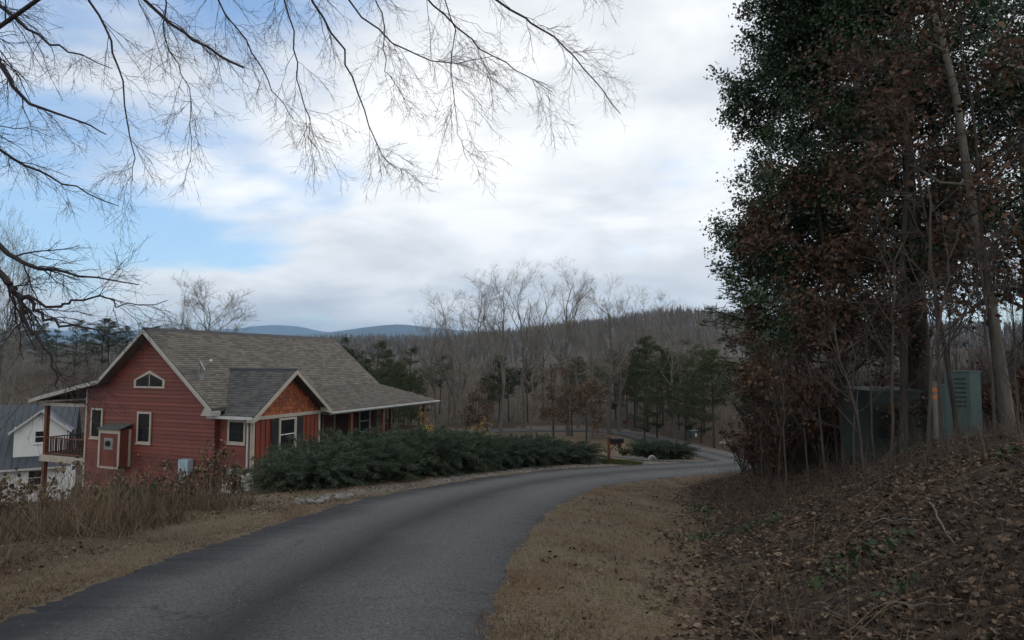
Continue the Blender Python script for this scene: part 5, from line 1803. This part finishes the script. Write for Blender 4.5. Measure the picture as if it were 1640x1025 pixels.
mb = MB()
P, r = scatter(190000, 0, 22, 2.6, 36, lambda x, y, d, yy: (d > HALF + grass_w(yy) * (0.72 + 0.5 * np.random.default_rng(5).random(len(x)) ** 2) + 0.3 * vnoise(x, y, 3, 9)) & (vnoise(x, y, 1.7, 10) + 0.5 * vnoise(x, y, 5, 17) > -0.45), 11)
leaves_on(P, r, 0.052, mb, 0.3)
P, r = scatter(4500, 0, 22, 2.6, 30, lambda x, y, d, yy: (d > HALF + grass_w(yy) * 0.8), 14)
leaves_on(P, r, 0.085, mb, 0.5)
P, r = scatter(9000, -1, 10, 2.6, 24, lambda x, y, d, yy: (d > HALF + 0.1) & (d < HALF + grass_w(yy)) & (vnoise(x, y, 2.5, 12) + 0.3 * np.random.default_rng(9).normal(size=len(x)) > 0.4), 12)
leaves_on(P[:2600], r, 0.06, mb)
P, r = scatter(22000, -16, -2, 3.5, 26, lambda x, y, d, yy: (d < -HALF - 0.6) & (vnoise(x, y, 1.5, 13) > -0.1), 13)
leaves_on(P[:6000], r, 0.05, mb, 0.3)
tag(mb.build('fallen_leaves', 'leaf_litter'), 'brown fallen leaves covering the bank and verges', 'leaves', kind='stuff')


def blades(P, r, h, w, lean, mb, tone=None):
    n = len(P)
    th = r.uniform(0, 6.28, n)
    ln = r.uniform(0.1, 1, n) * lean
    D = np.stack([np.cos(th) * ln, np.sin(th) * ln, np.ones(n)], 1) * (h * r.uniform(0.5, 1.3, n))[:, None]
    ph = r.uniform(0, 6.28, n)
    W = np.stack([np.cos(ph), np.sin(ph), 0 * ph], 1) * (w * r.uniform(0.6, 1.3, n))[:, None]
    mb.tris(P - np.array([0, 0, 0.01]), D, W, tone)


mb = MB()
P, r = scatter(230000, -2, 12, 3.2, 28, lambda x, y, d, yy: (d > HALF - 0.07 + 0.1 * vnoise(x, y, 6, 3)) & (d < HALF + grass_w(yy) + 0.3 * vnoise(x, y, 2.2, 4)), 21)
blades(P, r, 0.045, 0.0045, 1.4, mb, np.clip(0.5 + 0.45 * vnoise(P[:, 0], P[:, 1], 2.2, 15) + 0.3 * vnoise(P[:, 0], P[:, 1], 7.0, 18) + r.normal(0, 0.22, len(P)), 0, 1))
P, r = scatter(150000, -12, -2, 3.8, 20, lambda x, y, d, yy: (d < -HALF + 0.06) & (d > -HALF - 2.6) & ((y < 12.5) | (d > -HALF - 0.9)), 22)
blades(P, r, 0.045, 0.0045, 1.5, mb, np.clip(0.38 + 0.45 * vnoise(P[:, 0], P[:, 1], 1.8, 16) + r.normal(0, 0.22, len(P)), 0, 1))
tag(mb.build('dry_grass', 'grass_dry'), 'short straw coloured dry grass on both road verges', 'grass', kind='stuff')

# green patches: moss and young grass
mb = MB()
P, r = scatter(60000, -10, 12, 3.2, 16, lambda x, y, d, yy: (((d > HALF + 0.5)) | ((d < -HALF - 0.4) & (d > -HALF - 2.5))) & (vnoise(x, y, 2.0, 31) + 0.5 * vnoise(x, y, 5.0, 32) > 0.47), 23)
blades(P, r, 0.05, 0.005, 1.2, mb)
gp = on_ground(990, 742)
n_ = 5000
q_ = rng.uniform(0, 1, n_) ** 0.5; a_ = rng.uniform(0, 6.28, n_)
gx = gp[0] - 0.2 + 1.5 * q_ * np.cos(a_); gy = gp[1] + 0.8 + 1.6 * q_ * np.sin(a_)
blades(np.stack([gx, gy, ground_h(gx, gy)], 1), rng, 0.09, 0.012, 1.0, mb)
tag(mb.build('green_tufts', 'moss'), 'green moss and grass tufts among the leaves and round the mailbox', 'grass', kind='stuff')

# ivy trailing on the bank
mb = MB()
P, r = scatter(26000, 2, 16, 3.2, 16, lambda x, y, d, yy: (d > HALF + 2.0) & (vnoise(x, y, 1.2, 41) + 0.6 * vnoise(x, y, 3.5, 42) > 0.55), 24)
leaves_on(P + np.array([0, 0, 0.05]), r, 0.07, mb, 0.7)
tag(mb.build('ground_ivy', 'ivy'), 'dark green ivy patches creeping over the leafy bank', 'ivy', kind='stuff')

# dry brambles and stems on the bank and tall brush on the left
def stems(P, r, h, rad, lean, mb, curve=0.3, npts=5):
    n = len(P)
    th = r.uniform(0, 6.28, n); ln = r.uniform(0, 1, n) * lean
    q = np.linspace(0, 1, npts)
    hh = h * r.uniform(0.4, 1.2, n)
    D = np.stack([np.cos(th) * ln, np.sin(th) * ln, np.ones(n)], 1)
    Q = P[:, None] + D[:, None] * (hh[:, None] * q)[:, :, None]
    Q[:, :, 2] -= curve * hh[:, None] * ln[:, None] * q ** 2
    Q += np.cumsum(r.normal(0, 0.025, Q.shape), 1) * hh[:, None, None] * q[None, :, None]
    mb.tubes(Q, np.maximum(rad * (1 - 0.7 * q), 0.0014)[None] * np.ones((n, 1)), 3)
    return Q


mb = MB()
P, r = scatter(26000, 1, 22, 3.0, 34, lambda x, y, d, yy: (d > HALF + grass_w(yy) + 0.2), 51)
stems(P[:7000], r, 0.32, 0.0024, 1.6, mb, 0.5)
stems(P[9000:11500], r, 0.75, 0.0032, 1.0, mb, 0.5)
tag(mb.build('bramble_stems', 'brush_dry'), 'dry bramble stems and thin twigs sprouting from the leafy bank', 'brush', kind='stuff')
mb = MB()
P, r = scatter(60000, 1, 22, 3.0, 30, lambda x, y, d, yy: (d > HALF + grass_w(yy) + 0.3) & (vnoise(x, y, 1.1, 54) > -0.25), 55)
stems(P[:10000], r, 0.42, 0.0026, 1.3, mb, 0.4)
tag(mb.build('bank_twigs', 'twig'), 'fine dark twigs and runners matted over the leafy bank', 'brush', kind='stuff')
mb = MB()
cond = lambda x, y, d, yy: (d < -HALF - 1.5 - 0.5 * vnoise(x, y, 1.5, 61)) & (d > -HALF - 9) & (x < -3.5) & ~((y > 12.2) & (d > -8.3)) & (y < 24)
P, r = scatter(24000, -24, -3, 4.0, 24, cond, 52)
dens = vnoise(P[:, 0], P[:, 1], 1.4, 62)
P1 = P[dens > -0.1][:6000]
Q = stems(P1, r, 0.62, 0.0035, 1.0, mb, 0.3)
P2, r = scatter(90000, -20, -3, 4.0, 20, cond, 53)
P2 = P2[vnoise(P2[:, 0], P2[:, 1], 1.4, 62) > -0.2][:40000]
blades(P2, r, 0.32, 0.006, 1.5, mb, np.clip(0.62 + 0.45 * vnoise(P2[:, 0], P2[:, 1], 1.2, 63) + r.normal(0, 0.2, len(P2)), 0, 1))
P3 = P2[vnoise(P2[:, 0], P2[:, 1], 2.6, 64) > 0.12][:9000]
P3 = P3[::2]
blades(P3, r, 0.7, 0.006, 1.1, mb, np.clip(0.62 + 0.3 * vnoise(P3[:, 0], P3[:, 1], 1.9, 65) + r.normal(0, 0.25, len(P3)), 0, 1))
Q = stems(P1[::2], r, 1.15, 0.004, 0.7, mb, 0.4)
tag(mb.build('dry_brush', 'brush_dry'), 'tangled dry weeds and tall dead grass along the left verge', 'brush', kind='stuff')
# leafy brown shrubs standing in that brush
for i, (px, Y, h, w, nl) in enumerate(((345, 19.5, 2.35, 0.55, 420), (285, 17, 1.5, 0.7, 500), (380, 17, 1.3, 0.6, 600), (205, 15, 1.4, 0.8, 450), (240, 19, 1.7, 0.6, 300), (130, 13, 1.2, 0.7, 300), (60, 12, 1.2, 0.6, 220), (315, 14.5, 1.15, 0.6, 420), (175, 18, 1.6, 0.6, 260), (20, 10.5, 1.0, 0.5, 200))):
    x, y, z = base(px, Y)
    lab = 'tall thin shrub with curled tan leaves before the red gable wall' if i == 0 else 'dry brown leaved shrub in the brush below the red house'
    leafy_shrub('dry_shrub', (x, y, z), h, w, 9, nl, 'brush_dry', 0.1, lab, 'shrub', 700 + i, None if i == 0 else 'dry shrubs in the brush')
for i, (px, Y, h) in enumerate(((100, 15, 1.3), (270, 15.5, 0.9), (215, 13.5, 0.9))):
    x, y, z = base(px, Y)
    leafy_shrub('green_shrub', (x, y, z), h, 0.5, 10, 260, 'ivy', 0.1, 'dark green leaved shrub in the dry brush below the red house', 'shrub', 760 + i, 'green shrubs in the brush')
# gravel strip below the hedge
mb = MB()
P, r = scatter(30000, -7, 8, 10.5, 34, lambda x, y, d, yy: (d < -HALF - 0.08) & (d > -HALF - 1.0 + 0.3 * vnoise(x, y, 2.0, 72)) & (y > 12.4), 71)
P = P[:6000]
n_ = len(P)
sz = r.uniform(0.012, 0.045, n_)
oct_ = np.array([(1, 0, 0), (0, 1, 0), (-1, 0, 0), (0, -1, 0), (0.1, 0.1, 0.8)])
V = P[:, None] + oct_[None] * sz[:, None, None] * r.uniform(0.6, 1.3, (n_, 5, 3))
i_ = np.arange(n_)[:, None] * 5
F = np.concatenate([i_ + np.array([[a, b, 4]]) for a, b in ((0, 1), (1, 2), (2, 3), (3, 0))])
mb.add(V.reshape(-1, 3), F, np.repeat(r.random(n_), 5))
tag(mb.build('gravel', 'gravel_stone'), 'loose pale gravel between the hedge and the asphalt', 'gravel', kind='stuff')
# a few fallen sticks on the bank
for px0, py0, px1, py1 in ((1305, 980, 1360, 1005), (1490, 815, 1525, 885), (1390, 845, 1480, 850), (1420, 985, 1520, 985)):
    a, b = on_ground(px0, py0), on_ground(px1, py1)
    m_ = MB()
    q = np.linspace(0, 1, 7)[:, None]
    pts = a * (1 - q) + b * q + np.array([0, 0, 0.06]) + rng.normal(0, 0.015, (7, 3))
    m_.tubes(pts, np.linspace(0.011, 0.005, 7), 5)
    tag(m_.build('fallen_stick', 'bark_pale', None, True), 'pale fallen stick lying on the leafy bank', 'stick', 'sticks on the bank')

# ------------------------------------------------------------------ haze
hz = MB(); hz.box(-12000, 12000, -300, 11700, -60, 640)
hm = bpy.data.materials.new('haze')
hm.use_nodes = True
hn = hm.node_tree
hn.nodes.clear()
vol = N(hn, 'ShaderNodeVolumePrincipled')
vol.inputs['Color'].default_value = (0.42, 0.68, 1.0, 1)
vol.inputs['Density'].default_value = 0.00012
ho = N(hn, 'ShaderNodeOutputMaterial')
hn.links.new(vol.outputs[0], ho.inputs['Volume'])
MATS['haze'] = hm
tag(hz.build('haze', hm), kind='stuff')

# stray prototypes that were never placed
for o in list(bpy.data.objects):
    if o.type == 'EMPTY' and o.location.z < -900:
        for c in children(o):
            bpy.data.objects.remove(c)
        bpy.data.objects.remove(o)
print('tris', sum(len(m.polygons) for m in bpy.data.meshes))
